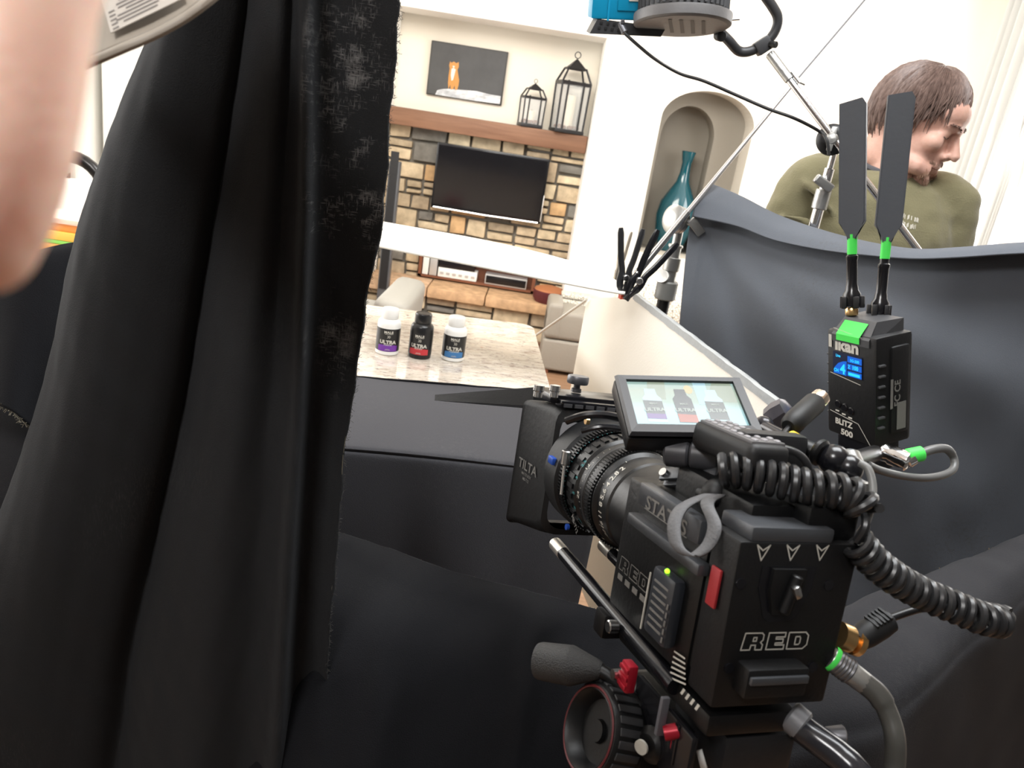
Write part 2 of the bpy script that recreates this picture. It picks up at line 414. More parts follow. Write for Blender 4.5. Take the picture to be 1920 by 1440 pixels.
rnd = random.Random(11)
SHX0 = onY(790, 480, WY).x; SHX1 = onY(1005, 520, WY).x; SHZ0 = .335; SHZ1 = .53
b = MB(); stones(b, -1.16, .275, .30, 1.40, WY - .05, rnd, skip=[(SHX0, SHX1, SHZ0, SHZ1)])
sw = struct('wall_stone', b, stone_m)
b = MB()
for (xa, xb, za, zb) in ((-1.16, SHX0, .0, 1.45), (SHX1, .28, 0, 1.45), (SHX0, SHX1, SHZ1, 1.45), (SHX0, SHX1, 0, SHZ0)): b.box(((xa + xb) / 2, WY + .02, (za + zb) / 2), (xb - xa, .05, zb - za))
struct('mortar_bed', b, mortar, sw)
# raised hearth: stone face below a slab ledge
b = MB(); stones(b, -1.16, .28, 0, .245, 5.50, rnd, rows=(.06, .09)); hs = struct('trim_2', b, stone_m)
b = MB(); b.box((-.44, 5.66, .12), (1.42, .22, .24)); struct('mortar_bed', b, mortar, hs)
b = MB(); lay = b.bm.loops.layers.color.new('tone'); x = -1.18
while x < .27:
    wd = min(rnd.uniform(.35, .5), .29 - x); c = rnd.choice([(.58, .38, .24), (.62, .42, .27), (.55, .35, .2)])
    _, fs = b.box((x + wd / 2, 5.62, .285), (wd - .006, .36, .075), None, .012)
    for f in fs:
        for l in f.loops: l[lay] = srgb(c)
    x += wd
struct('trim_3', b, stone_m)                                # the hearth slabs
b = MB(); b.box((-.44, 5.45, .02), (1.6, .05, .045), None, .006); struct('baseboard_back', b, mantelw)

# mantel beam
m0 = onY(745, 201, 5.66); m1 = onY(1103, 255, 5.66); m2 = onY(1098, 289, 5.66)
MZ1 = (m0.z + m1.z) / 2; MZ0 = m2.z
b = MB(); b.box(((-1.15 + m1.x) / 2, 5.74, (MZ0 + MZ1) / 2), (m1.x + 1.15, .16, MZ1 - MZ0), None, .008)
tag(obj('mantel_beam', b, mantelw), 'thick brown wooden mantel beam above the stone fireplace wall', 'mantel')

# wood lined niche and its electronics
b = MB(); cx = (SHX0 + SHX1) / 2; wd = SHX1 - SHX0
b.box((cx, WY + .04, SHZ1 - .008), (wd, .25, .016)); b.box((cx, WY + .04, SHZ0 + .008), (wd, .25, .016)); b.box((SHX0 + .012, WY + .04, (SHZ0 + SHZ1) / 2), (.024, .25, SHZ1 - SHZ0)); b.box((SHX1 - .012, WY + .04, (SHZ0 + SHZ1) / 2), (.024, .25, SHZ1 - SHZ0)); b.box((cx, WY + .05, (SHZ0 + SHZ1) / 2), (wd, .02, SHZ1 - SHZ0))
struct('trim_4', b, linerw)
zb = SHZ0 + .017
def device(name, px0, px1, y_, h, m, lab, cat, deps=.12):
    xa = onY(px0, y_, WY - .05).x; xb = onY(px1, y_, WY - .05).x
    t = thing(name, lab, cat, ((xa + xb) / 2, WY - .02, zb))
    b = MB(); b.box((0, 0, h / 2), (xb - xa, deps, h), None, .004); obj('body', b, m, t); return t, xb - xa
silver = mat('silver_plastic', (.62, .62, .62), .35, .5)
device('game_console', 795, 806, 485, .15, white, 'white console standing upright at the left end of the wooden shelf', 'console')
device('speaker_box', 808, 822, 487, .14, silver, 'pale grey box standing beside the white console on the shelf', 'speaker')
t, wq = device('media_receiver', 824, 898, 492, .07, white, 'white receiver under a black box in the middle of the shelf', 'receiver')
b = MB()
for k in range(6): b.box((-wq * .4 + k * wq * .16, -.062, .03), (wq * .09, .004, .018))
obj('front_buttons', b, silver, t)  # row of buttons on the receiver front
xa = onY(824, 485, WY - .05).x; xb = onY(893, 490, WY - .05).x
b = MB(); b.box(((xa + xb) / 2, WY - .02, zb + .071 + .035), (xb - xa, .11, .07), None, .004); tag(obj('media_box', b, blackgloss), 'black media box lying on the white receiver on the shelf', 'media box')
t, wq = device('disc_player', 912, 992, 505, .075, silver, 'silver framed disc player at the right of the shelf', 'player')
b = MB(); b.box((0, -.0605, .0375), (wq - .016, .006, .055), None, .002); obj('front_panel', b, blackgloss, t)
# basket on the hearth
q0 = onY(1032, 540, 5.6)
t = thing('woven_basket', 'round dark red basket with an orange woven top on the hearth ledge', 'basket', (q0.x, 5.58, .3225))
b = MB(); b.lathe([(.10, 0), (.12, .03), (.122, .085), (.115, .09)], None, 28); obj('body', b, mat('dark_red_wicker', (.09, .012, .015), .6, 0, .5, (90, .6)), t)
b = MB(); b.lathe([(.117, .088), (.11, .1), (.06, .115), (0, .118)], None, 28); obj('top', b, mat('orange_wicker', (.40, .15, .06), .7, 0, .4, (120, .8)), t)

# television
a = onY(820, 268, 5.66); c = onY(1030, 297, 5.66); d = onY(1015, 418, 5.66); e = onY(806, 393, 5.66)
tx = (a.x + c.x + d.x + e.x) / 4; tz1 = (a.z + c.z) / 2; tz0 = (d.z + e.z) / 2; tw = (c.x + d.x - a.x - e.x) / 2
t = thing('television', 'flat black television mounted on the stone wall below the mantel', 'television', (tx, 5.70, tz0))
hh = tz1 - tz0
b = MB(); b.box((0, .0, hh / 2), (tw, .05, hh), None, .008); obj('casing', b, blackgloss, t)
b = MB(); b.box((0, -.026, hh / 2 + .006), (tw - .03, .004, hh - .045)); obj('screen', b, mat('tv_glass', (.006, .006, .008), .12, 0, .5), t)
b = MB(); b.tube([(-tw / 2 + .02, -.022, .008), (0, -.026, .004), (tw / 2 - .02, -.022, .008)], .007, 8); b.tube([(tw / 2 - .004, -.02, .02), (tw / 2 - .002, -.02, hh * .45)], .005, 8); obj('chrome_strip', b, chrome, t, label='bright chrome strip along the lower edge')
b = MB(); b.box((0, .04, hh / 2), (.3, .04, .25)); obj('wall_bracket', b, black, t)

# framed fox photograph
a = onY(808, 76, WY); c = onY(952, 95, WY); d = onY(940, 197, WY); e = onY(798, 177, WY)
fx = (a.x + c.x + d.x + e.x) / 4; z1 = (a.z + c.z) / 2; z0 = (d.z + e.z) / 2; fw = (c.x + d.x - a.x - e.x) / 2; fh = z1 - z0
t = thing('framed_picture', 'framed photograph of a fox standing on snow, on the cream wall', 'picture', (fx, WY + .03, z0))
b = MB(); b.box((0, .015, fh / 2), (fw, .03, fh), None, .003); obj('frame', b, mat('dark_frame', (.03, .028, .025), .5), t)
cm = mat('night_print', (.075, .077, .08), .55, 0, .5, None, (3, (.05, .05, .053), .35, .65))
b = MB(); b.box((0, -.001, fh / 2), (fw - .014, .003, fh - .014)); pr = obj('print', b, cm, t)
S = .545 / 500 * fw / .545
def fpoly(mb, pts, y): mb.add([V(((x - 250) * fw / 500, y, (345 - yy) * fh / 345)) for x, yy in pts], [tuple(range(len(pts)))])
b = MB(); sn = [(60, 340), (70, 310), (100, 298), (140, 290), (190, 286), (260, 280), (330, 276), (420, 284), (490, 284), (490, 336), (300, 340)]; fpoly(b, sn, -.0035)
obj('snow', b, mat('snow_print', (.40, .42, .45), .6, 0, .4, None, (9, (.80, .82, .85), .38, .62, (1, 1, 2.2))), pr, smooth=0)
b = MB(); fpoly(b, [(142, 292), (135, 250), (134, 200), (136, 160), (130, 140), (134, 114), (142, 122), (158, 112), (176, 120), (190, 110), (194, 140), (188, 160), (196, 190), (206, 225), (206, 260), (200, 288), (186, 290), (180, 262), (174, 288), (158, 292), (152, 262)], -.0045)
obj('fox', b, mat('fox_orange', (.58, .27, .07), .6), pr, smooth=0)
b = MB(); fpoly(b, [(148, 160), (160, 152), (176, 160), (172, 190), (166, 230), (156, 235), (148, 200)], -.005); fpoly(b, [(152, 142), (160, 138), (168, 142), (162, 154)], -.005)
obj('fox_bib', b, mat('fox_white', (.75, .72, .66), .6), pr, smooth=0)

# lanterns on the mantel
glassm = mat('lantern_glass', (.95, .97, .97), .03, 0, .5, None, None, 0, None, 0, 0, 0, .16)
bronze = mat('dark_bronze', (.035, .035, .038), .45, .5)
wax = mat('candle_wax', (.86, .80, .66), .5, 0, .4, None, None, 0, None, 0, 0, 0, 1, .1)
pine = mat('dried_filler', (.16, .055, .02), .8)
def lantern(x, w_, h, ch, cr_, label, rot):
    t = thing('candle_lantern', label, 'lantern', Matrix.Translation((x, 5.735, MZ1 + .001)) @ Matrix.Rotation(rot, 4, 'Z'), 'lanterns on the mantel')
    hb = h * .62; f = w_ * .045; r = w_ / 2
    b = MB(); b.box((0, 0, .012), (w_ * 1.04, w_ * 1.04, .024), None, .004); obj('base', b, bronze, t)
    b = MB(); top = h * .79
    for sx in (-1, 1):
        for sy in (-1, 1):
            b.cyl((sx * r * .95, sy * r * .95, .02), (sx * r, sy * r, hb), f * .8, n=6); b.cyl((sx * r, sy * r, hb), (sx * r * .62, sy * r * .62, top), f * .8, n=6)
    for z, k in ((hb, 1.0), (top, .62), (hb * .97, .99)):
        for a0, a1 in (((-1, -1), (1, -1)), ((1, -1), (1, 1)), ((1, 1), (-1, 1)), ((-1, 1), (-1, -1))): b.cyl((a0[0] * r * k, a0[1] * r * k, z), (a1[0] * r * k, a1[1] * r * k, z), f * .8, n=6)
    for sx in (-.55, .55): b.box((sx * r, -r * .96, hb / 2 + .01), (f * 1.3, f * 1.3, hb))
    obj('frame', b, bronze, t)
    b = MB(); k = r * .62
    b.add([(-k, -k, top), (k, -k, top), (k, k, top), (-k, k, top), (0, 0, h * .915)], [(0, 1, 4), (1, 2, 4), (2, 3, 4), (3, 0, 4), (3, 2, 1, 0)]); obj('roof', b, bronze, t, smooth=0)
    b = MB(); R_ = h * .038; b.tube([(R_ * cos(i * pi / 10), 0, h * .955 + R_ * sin(i * pi / 10)) for i in range(20)], h * .006, 6, closed=True); obj('ring', b, bronze, t)
    b = MB(); k = r * .94
    for sx, sy in ((0, -1), (0, 1), (-1, 0), (1, 0)): b.box((sx * k, sy * k, hb / 2 + .01), (2 * k if sx == 0 else .002, 2 * k if sy == 0 else .002, hb * .94))
    obj('glass', b, glassm, t)
    b = MB(); b.lathe([(cr_, .026), (cr_, ch - .006), (cr_ * .9, ch), (0, ch - .004)], None, 22); cn = obj('candle', b, wax, t)
    b = MB(); b.cyl((0, 0, ch - .005), (0, 0, ch + .012), .0015, n=6); obj('wick', b, black, cn)
    b = MB(); rr = random.Random(h)
    for i in range(26):
        a_ = rr.random() * 6.28; q = rr.uniform(cr_ + .004, r * .8); b.sphere((q * cos(a_), q * sin(a_), .03 + rr.random() * .012), rr.uniform(.008, .016), None, 7, 5)
    obj('dried_filler', b, pine, t, kind='stuff')
xs = onY(993, 234, 5.735).x; xl = onY(1061, 244, 5.735).x
lantern(xs, .15, .32, .11, .024, 'small dark metal and glass candle lantern next to the taller one on the mantel', .25)
lantern(xl, .20, .535, .25, .037, 'tall dark metal and glass candle lantern at the right end of the mantel', .22)

# narrow grey loudspeaker left of the stones
q0 = onY(733, 385, 5.40)
t = thing('tower_speaker', 'tall narrow grey speaker standing left of the stone wall', 'speaker', (q0.x - .0, 5.42, 0))
b = MB(); b.box((0, 0, .02), (.2, .09, .04), None, .005); obj('base', b, darkgrey, t)
b = MB(); b.box((0, 0, .60), (.075, .08, 1.12), None, .01); obj('cabinet', b, mat('slate_grey', (.10, .105, .115), .5), t)
b = MB(); b.box((0, -.043, .75), (.055, .006, .95)); obj('grille', b, darkgrey, t)

# teal vase
teal = mat('teal_glass', (.002, .075, .105), .12, 0, .6, None, None, .4)
vx = (onY(1290, 285, 5.5).x + onY(1273, 410, 5.5).x) / 2 - .01
vt = onY(1292, 284, 5.5).z - 0.841
t = Matrix.Translation((vx, NY + .3, 0.841))
b = MB(); b.lathe([(.065, 0), (.09, .03), (.122, .13), (.135, .24), (.122, .33), (.08, .41), (.046, .47), (.034, .53), (.031, .60), (.036, vt - .06), (.048, vt - .003), (.044, vt), (.03, vt - .02), (.026, .6), (.03, .5)], t, 36)
tag(obj('vase', b, teal), 'teal glass bottle vase with a long neck in the arched niche', 'vase')

# ---------------------------------------------------------------- seats and small things behind the counter
leather = mat('grey_leather', (.29, .265, .225), .5, 0, .4, (60, .2)); leather2 = mat('grey_green_leather', (.27, .26, .235), .55, 0, .4, (60, .2))
q0 = onZ(1060, 704, 0)
t = thing('grey_ottoman', 'boxy grey leather seat standing right of the granite counter', 'ottoman', Matrix.Translation((q0.x - .02, q0.y + .13, 0)) @ Matrix.Rotation(.02, 4, 'Z'))
b = MB(); b.box((.06, 0, .13), (.46, .30, .21), None, .02, 3); obj('base', b, leather, t)
b = MB(); b.box((.06, 0, .335), (.46, .30, .19), None, .03, 3); obj('cushion', b, leather, t)
b = MB(); b.box((-.12, .0, .36), (.10, .32, .24), None, .035, 3); obj('arm', b, leather, t)
for sx in (-.12, .24):
    for sy in (-.12, .12): b = MB(); b.cyl((sx, sy, 0), (sx, sy, .04), .022); obj('foot', b, linerw, t)
q0 = P(712, 560, 3.9)
t = thing('armchair', 'grey leather armchair with a curved back beyond the granite counter', 'armchair', Matrix.Translation((q0.x, q0.y, 0)))
b = MB(); b.box((-.28, .1, .30), (.60, .7, .36), None, .05, 3); obj('seat', b, leather2, t)
b = MB(); b.box((.06, .06, .47), (.17, .62, .38), Matrix.Rotation(.06, 4, 'Y'), .06, 4); obj('backrest', b, leather2, t)
b = MB(); b.box((-.3, -.26, .42), (.55, .10, .44), None, .03, 3); obj('arm', b, mat('taupe_leather', (.34, .27, .21), .6), t)
b = MB(); b.box((-.02, -.30, .42), (.02, .03, .46), None, .005); obj('trim_strip', b, mat('dark_red_wood', (.14, .02, .015), .4), t)
for sx in (-.52, 0):
    for sy in (-.2, .38): b = MB(); b.cyl((sx, sy, 0), (sx, sy, .13), .025); obj('leg', b, linerw, t)
b = MB(); F = Matrix.Translation((q0.x - .14, q0.y - .27, .688)); b.sphere((0, 0, 0), (.12, .09, .045), F); tag(obj('cushion', b, mat('red_cushion', (.36, .06, .07), .85)), 'small red cushion on the arm of the grey leather armchair', 'cushion')
# patterned stool and chest near the white column
def lace_mat():
    m = mat('lace_pattern', (.80, .76, .66), .8); N, L, bs = nodes_of(m)
    tc = N.new('ShaderNodeTexCoord'); mp = N.new('ShaderNodeMapping'); mp.inputs['Scale'].default_value = (16, 16, 16); L.new(tc.outputs['Object'], mp.inputs[0])
    vo = N.new('ShaderNodeTexVoronoi'); vo.feature = 'DISTANCE_TO_EDGE'; L.new(mp.outputs[0], vo.inputs[0])
    r = N.new('ShaderNodeValToRGB'); r.color_ramp.elements[0].position = .03; r.color_ramp.elements[0].color = (.2, .17, .13, 1); r.color_ramp.elements[1].position = .12; r.color_ramp.elements[1].color = (.80, .76, .66, 1)
    L.new(vo.outputs['Distance'], r.inputs[0]); L.new(r.outputs[0], bs.inputs['Base Color']); return m
lace = lace_mat()
q0 = onY(1078, 550, 5.2)
t = thing('patterned_stool', 'cream patterned stool between the hearth and the white column', 'stool', (q0.x + .02, 5.315, 0))
b = MB(); b.box((0, 0, .22), (.20, .12, .44), None, .03, 3); obj('body', b, lace, t)
b = MB(); b.box((0, 0, .455), (.21, .13, .03), None, .01); obj('top', b, lace, t)
q0 = onY(1225, 560, 4.3)
t = thing('wooden_chest', 'reddish wooden chest behind the chrome stand', 'chest', (q0.x, 4.3, 0))
b = MB(); b.box((0, 0, .25), (.5, .4, .46), None, .01); obj('body', b, mat('red_wood', (.33, .12, .06), .5, 0, .4, (50, .2)), t)
b = MB(); b.box((0, 0, .50), (.53, .43, .05), None, .012); obj('lid', b, mat('red_wood_lid', (.30, .11, .055), .45), t)
b = MB(); b.sphere((0, 0, 0), (.17, .08, .16), Matrix.Translation((q0.x + .04, 4.3, .68)) @ Matrix.Rotation(-.25, 4, 'X')); tag(obj('lace_pillow', b, lace), 'cream lace patterned pillow on the reddish wooden chest', 'pillow')
# left gap: sofa, pillow, boxes on a table
q0 = P(195, 405, 3.75)
t = thing('sofa', 'grey green sofa in front of the bright left window', 'sofa', Matrix.Translation((q0.x, q0.y, 0)) @ Matrix.Rotation(.5, 4, 'Z'))
b = MB(); b.box((0, 0, .25), (1.2, .8, .32), None, .05, 3); obj('seat', b, leather2, t)
b = MB(); b.box((0, .33, .58), (1.2, .22, .62), None, .08, 3); obj('backrest', b, leather2, t)
for sx in (-.55, .55): b = MB(); b.box((sx, 0, .42), (.2, .85, .42), None, .06, 3); obj('arm', b, leather2, t)
for sx in (-.5, .5):
    for sy in (-.32, .32): b = MB(); b.cyl((sx, sy, 0), (sx, sy, .1), .025); obj('leg', b, linerw, t)
q1 = P(160, 408, 3.55)
b = MB(); b.box((0, 0, 0), (.34, .13, .34), Matrix.Translation(q1) @ Matrix.Rotation(.5, 4, 'Z') @ Matrix.Rotation(-.2, 4, 'X'), .06, 4); tag(obj('pillow', b, white), 'white pillow leaning on the grey green sofa', 'pillow')
q0 = onZ(125, 462, .80)
t = thing('console_table', 'narrow wooden table under the stack of coloured boxes', 'table', (q0.x, q0.y, 0))
b = MB(); b.box((0, 0, .78), (.5, .34, .03), None, .006); obj('table_top', b, woodfl, t)
for sx in (-.21, .21):
    for sy in (-.14, .14): b = MB(); b.box((sx, sy, .385), (.04, .04, .77), None, .004); obj('leg', b, woodfl, t)
z = .7955
for nm, c, h, lab, cat in (('book', (.75, .35, .08), .03, 'orange book at the bottom of the coloured stack', 'book'), ('book', (.25, .62, .10), .016, 'thin green book in the coloured stack', 'book'), ('game_box', (.85, .50, .08), .035, 'yellow box above the green book in the stack', 'box'), ('game_box', (.78, .30, .06), .03, 'deep orange box second from the top of the stack', 'box'), ('game_box', (.86, .62, .50), .022, 'pale pink box topping the coloured stack', 'box')):
    b = MB(); b.box((q0.x + hsh(z) * .02, q0.y + hsh(z, 1) * .02, z + h / 2), (.26, .19, h - .001), None, .003); tag(obj(nm, b, mat(nm + lab[:8], c, .5)), lab, cat, 'coloured stack on the console table'); z += h

# ================================================================ kitchen island, bottles, black cloths
CZ = .92
g1 = onZ(1000, 612, CZ); g2 = onZ(1030, 725, CZ); gfl = onZ(690, 575, CZ)
ux = (g1 - gfl).normalized(); uy = V((-ux.y, ux.x, 0))
NF = 1.345                                                  # near edge of the island
ISL = Matrix((ux, uy, V((0, 0, 1)))).transposed().to_4x4(); ISL.translation = V((g1.x, g1.y, 0))
isl = thing('kitchen_island', 'kitchen island with a speckled cream granite top under the three bottles', 'kitchen island', ISL)
gran = mat('granite', (.78, .70, .60), .07, 0, .55); N, L, bs = nodes_of(gran)
tc = N.new('ShaderNodeTexCoord'); mp = N.new('ShaderNodeMapping'); mp.inputs['Scale'].default_value = (1, 2.6, 1); mp.inputs['Rotation'].default_value = (0, 0, .12); L.new(tc.outputs['Object'], mp.inputs[0])
def noise_mix(prev, sc, lo, hi, colr, det=6, vec=None):
    n = N.new('ShaderNodeTexNoise'); n.inputs['Scale'].default_value = sc; n.inputs['Detail'].default_value = det; n.inputs['Roughness'].default_value = .65; n.inputs['Distortion'].default_value = .6; L.new(vec or mp.outputs[0], n.inputs['Vector'])
    r = N.new('ShaderNodeMapRange'); r.inputs[1].default_value = lo; r.inputs[2].default_value = hi; L.new(n.outputs['Fac'], r.inputs[0])
    x = N.new('ShaderNodeMix'); x.data_type = 'RGBA'; L.new(r.outputs[0], x.inputs[0])
    if prev is None: x.inputs[6].default_value = (.66, .58, .49, 1)
    else: L.new(prev, x.inputs[6])
    x.inputs[7].default_value = colr + (1,); return x.outputs[2]
o_ = noise_mix(None, 5, .42, .62, (.50, .445, .375)); o_ = noise_mix(o_, 14, .52, .66, (.36, .29, .24)); o_ = noise_mix(o_, 26, .50, .64, (.70, .64, .56)); o_ = noise_mix(o_, 55, .58, .66, (.15, .11, .12)); o_ = noise_mix(o_, 20, .63, .7, (.48, .31, .22))
L.new(o_, bs.inputs['Base Color'])
def ISL_Y(px, py): return (ISL.inverted() @ onZ(px, py, CZ)).y
wi = 2.1; dpi = -(ISL_Y(800, 846)) - .0
def rrect(x0, x1, y0, y1, r, n=6):
    out = []
    for cx_, cy_, a0 in ((x1 - r, y1 - r, 0), (x0 + r, y1 - r, pi / 2), (x0 + r, y0 + r, pi), (x1 - r, y0 + r, 1.5 * pi)):
        for i in range(n + 1): a = a0 + pi / 2 * i / n; out.append((cx_ + r * cos(a), cy_ + r * sin(a)))
    return out
top = [(x + (y * .053 if x > -.5 else 0), y) for x, y in rrect(-wi, 0, -dpi, .02, .05)]
b = MB(); b.prism(top, CZ - .03, CZ); obj('countertop', b, gran, isl)
b = MB(); b.box((-wi / 2 - .02, -dpi / 2 + .03, .445), (wi - .14, dpi - .2, .89), None, .005); obj('cabinet', b, mat('cream_cabinet', (.62, .56, .47), .5), isl)

# black cloth over the near half of the island, falling to the floor in front
def dl(x, y, z): return ISL @ V((x, y, z))
yB = (ISL.inverted() @ onZ(800, 722, CZ)).y; yBl = (ISL.inverted() @ onZ(665, 712, CZ)).y; yBr = (ISL.inverted() @ onZ(1000, 735, CZ)).y
xr = .007; yF = (ISL.inverted() @ onZ(800, 850, CZ)).y; dpi = -yF; rows = []
for (yo, z) in ((0, CZ + .004), (None, CZ + .006), (-dpi - .0, CZ + .005), (-dpi - .018, CZ - .004), (-dpi - .026, CZ - .03), (-dpi - .035, .7), (-dpi - .03, .35), (-dpi - .04, .012)):
    r_ = []
    for i in range(25):
        x = -1.75 + (xr + 1.75) * i / 24
        yb = yBl + (yBr - yBl) * (x + .55) / .6 if x > -.9 else yBl
        y = yb if yo == 0 else (yb * .5 - dpi * .5 if yo is None else yo)
        k = 0 if z > .9 else (.93 - z) * .05
        r_.append(dl(x, y + k * sin(x * 14 + 1) + k * .6 * sin(x * 31), z + (.0025 * sin(x * 9 + y * 7) if z > .9 else 0)))
    rows.append(r_)
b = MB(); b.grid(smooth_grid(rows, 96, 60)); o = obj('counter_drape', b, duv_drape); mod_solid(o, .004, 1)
tag(o, 'black cloth spread over the near half of the island and hanging to the floor', 'cloth', 'black cloths around the set')
b = MB(); rr = random.Random(3); e0 = dl(-1.2, yBl, CZ + .008); e1 = dl(.1, yBr + .01, CZ + .008)
b.tube([dl(-1.7 + 1.85 * i / 40, (yBl + (yBr - yBl) * (max(-1.7 + 1.85 * i / 40, -.9) + .55) / .6) + .004 * rr.uniform(-1, 1) - .004, CZ + .007) for i in range(41)], .0035, 6); obj('hem', b, duv, o)

# the three bottles
lab_black = mat('label_black', (.012, .012, .013), .4); bwhite = mat('bottle_white', (.84, .83, .80), .35); bblack = mat('bottle_black', (.012, .012, .013), .28)
def bottle(px, py, cap_py, body_m, cap_m, accent, word, label, turn, name='supplement_bottle'):
    q = onZ(px, py, CZ); H = onY(px + 3, cap_py, q.y).z - CZ
    t = thing(name, label, 'bottle', Matrix.Translation((q.x, q.y, CZ)) @ Matrix.Rotation(turn, 4, 'Z'), 'bottles on the granite top')
    r = .0305; k = H / .122
    b = MB(); b.lathe([(r * .9, 0), (r, .003), (r, .081 * k), (r * .97, .087 * k), (r * .86, .0925 * k), (r * .68, .0955 * k), (r * .64, .099 * k)], None, 40); obj('body', b, body_m, t)
    b = MB(); pr = []
    n = 72; c0 = .0965 * k; c1 = H; rc = r * .72
    prof = [(rc * .98, c0), (rc, c0 + .001), (rc, c1 - .003), (rc * .93, c1), (rc * .8, c1 - .0008), (0, c1 - .001)]
    b.lathe(prof, None, n)
    for v in b.bm.verts:
        if c0 < v.co.z < c1 - .001:
            a = math.atan2(v.co.y, v.co.x); f = 1 + .012 * (1 if int(round(a / (2 * pi) * n)) % 2 else -1); v.co.x *= f; v.co.y *= f
    obj('cap', b, cap_m, t)
    z0 = .012 * k; z1 = .073 * k; rl = r + .0004
    b = MB(); b.lathe([(rl, z0), (rl, z1)], None, 48, cap=False); lb = obj('label', b, lab_black, t)
    b = MB(); a0 = -pi / 2; rows = []
    for z in (z0 + .001, z0 + .016 * k):
        rows.append([V(((rl + .0002) * cos(a0 + (i / 16 - .5) * 1.75), (rl + .0002) * sin(a0 + (i / 16 - .5) * 1.75), z + (.003 * sin(i / 16 * pi) if z > z0 + .01 else 0))) for i in range(17)])
    b.grid(rows); obj('colour_band', b, accent, lb)
    F = lambda z: Matrix(((1, 0, 0, 0), (0, 0, -1, -(rl + .0005)), (0, 1, 0, z), (0, 0, 0, 1)))
    b = MB()
    b.text('MALE', .0088, F(z0 + .0495 * k), .03, 'C', rl, 1.15); b.text('X', .011, F(z0 + .0365 * k), 0, 'C', rl, .9); b.text('E', .007, F(z0 + .038 * k) @ Matrix.Translation((.0045, 0, .0001)), 0, 'C', rl)
    b.text('ULTRA', .0128, F(z0 + .0215 * k), .045, 'C', rl, 1.12); b.text(word, .0055, F(z0 + .0165 * k), .02, 'C', rl, 1.2)
    for zz, w_ in ((.0472, .022), (.0062, .011), (.0040, .014)):
        rows = [[V(((rl + .0006) * sin((i / 6 - .5) * w_ / rl), -(rl + .0006) * cos((i / 6 - .5) * w_ / rl), z0 + zz * k + dz)) for i in range(7)] for dz in (0, .0007)]; b.grid(rows)
    obj('lettering', b, ink, lb, smooth=0)
    return t
acc = lambda n, c: mat(n, c, .45)
bottle(725, 661, 577, bwhite, bwhite, acc('purple_band', (.16, .035, .33)), 'FOCUS', 'white bottle with a black label and purple band, nearest the black curtain', .20)
bottle(786, 668, 586, bblack, bblack, acc('red_band', (.52, .035, .045)), 'BOOST', 'black bottle with a black cap and a red label band', .0)
bottle(848, 673, 592, bwhite, bwhite, acc('blue_band', (.045, .18, .42)), 'CLEANSE', 'white bottle with a black label and blue band beside the black bottle', .16)

# gooseneck tap at the left of the island
qf = P(182, 345, 1.42); zt = P(140, 293, 1.42).z
t = thing('kitchen_faucet', 'dark gooseneck faucet behind the left edge of the black curtain', 'faucet', (qf.x + .015, qf.y, CZ + .0005))
b = MB(); rad = .062; hgt = zt - CZ - rad
b.tube([(0, 0, .03), (0, 0, hgt * .5), (0, 0, hgt)] + [(-rad + rad * cos(a), 0, hgt + rad * sin(a)) for a in [pi * i / 14 for i in range(1, 15)]] + [(-2 * rad, 0, hgt - .06)], .0115, 14); obj('spout', b, mat('gunmetal', (.05, .047, .045), .3, .6), t)
b = MB(); b.lathe([(.03, 0), (.03, .008), (.02, .02), (.016, .05)], None, 24); obj('base', b, midgrey, t)
b = MB(); b.tube([(.015, 0, .07), (.05, -.01, .09), (.075, -.015, .115)], .006, 10); obj('lever', b, midgrey, t)

# ---------------------------------------------------------------- hanging black cloths
def px_cloth(name, pts, nu, nv, m, label, thick=.004, fx=None, group='black cloths around the set'):
    """pts: rows of (px, py, depth)"""
    rows = [[P(*p) for p in r] for r in pts]
    g = smooth_grid(rows, nu, nv)
    if fx: g = [[fx(p, i / nu, j / nv) for i, p in enumerate(r)] for j, r in enumerate(g)]
    b = MB(); b.grid(g); o = obj(name, b, m, smooth=80); mod_solid(o, thick, 1); tag(o, label, 'cloth', group); return o, g
def fray(parent, pts, m, rnd, ln=.006, step=3, w_=.0004, name='frayed_edge', back=None):
    b = MB()
    for i in range(len(pts) - 1):
        for _ in range(step):
            p = pts[i].lerp(pts[i + 1], rnd.random()); d = V((rnd.uniform(-1, 1), rnd.uniform(-.6, .6), rnd.uniform(-1, 1))).normalized() * ln * rnd.uniform(.4, 1.2)
            b.tube([p, p + d * .5 + V((0, 0, rnd.uniform(-.2, .2) * ln)), p + d], w_, 3)
    return obj(name, b, m, parent, smooth=0, kind='stuff')

# big curtain hanging in front, on the left
YC = .80
YS = [-260, 0, 400, 800, 1200, 1440, 1760, 2090]
CURT = [(( 345, 305, 158,  62,  -95, -190, -330, -470), .075),
        (( 355, 318, 178,  88,  -62, -150, -280, -410), .012),
        (( 372, 345, 232, 150,   20,  -62, -180, -300), -.028),
        (( 402, 392, 310, 240,  130,   65,  -30, -130), -.010),
        (( 440, 440, 372, 305,  205,  160,   80,    0), .022),
        (( 462, 466, 402, 335,  250,  215,  150,   80), .066),
        (( 466, 474, 415, 350,  268,  236,  176,  110), .040),
        (( 482, 496, 446, 386,  312,  284,  230,  170), -.002),
        (( 515, 522, 492, 442,  388,  366,  325,  280), -.030),
        (( 545, 546, 530, 505,  470,  450,  418,  380), -.004),
        (( 558, 562, 560, 540,  512,  496,  468,  436), -.018),
        (( 566, 574, 574, 556,  532,  518,  494,  466), -.052),
        (( 585, 594, 594, 574,  550,  538,  518,  495), .004),
        (( 630, 640, 632, 600,  574,  562,  545,  525), .016),
        (( 690, 700, 684, 634,  600,  588,  572,  556), .010),
        (( 738, 747, 717, 654,  618,  607,  592,  578), -.002)]
rows = []
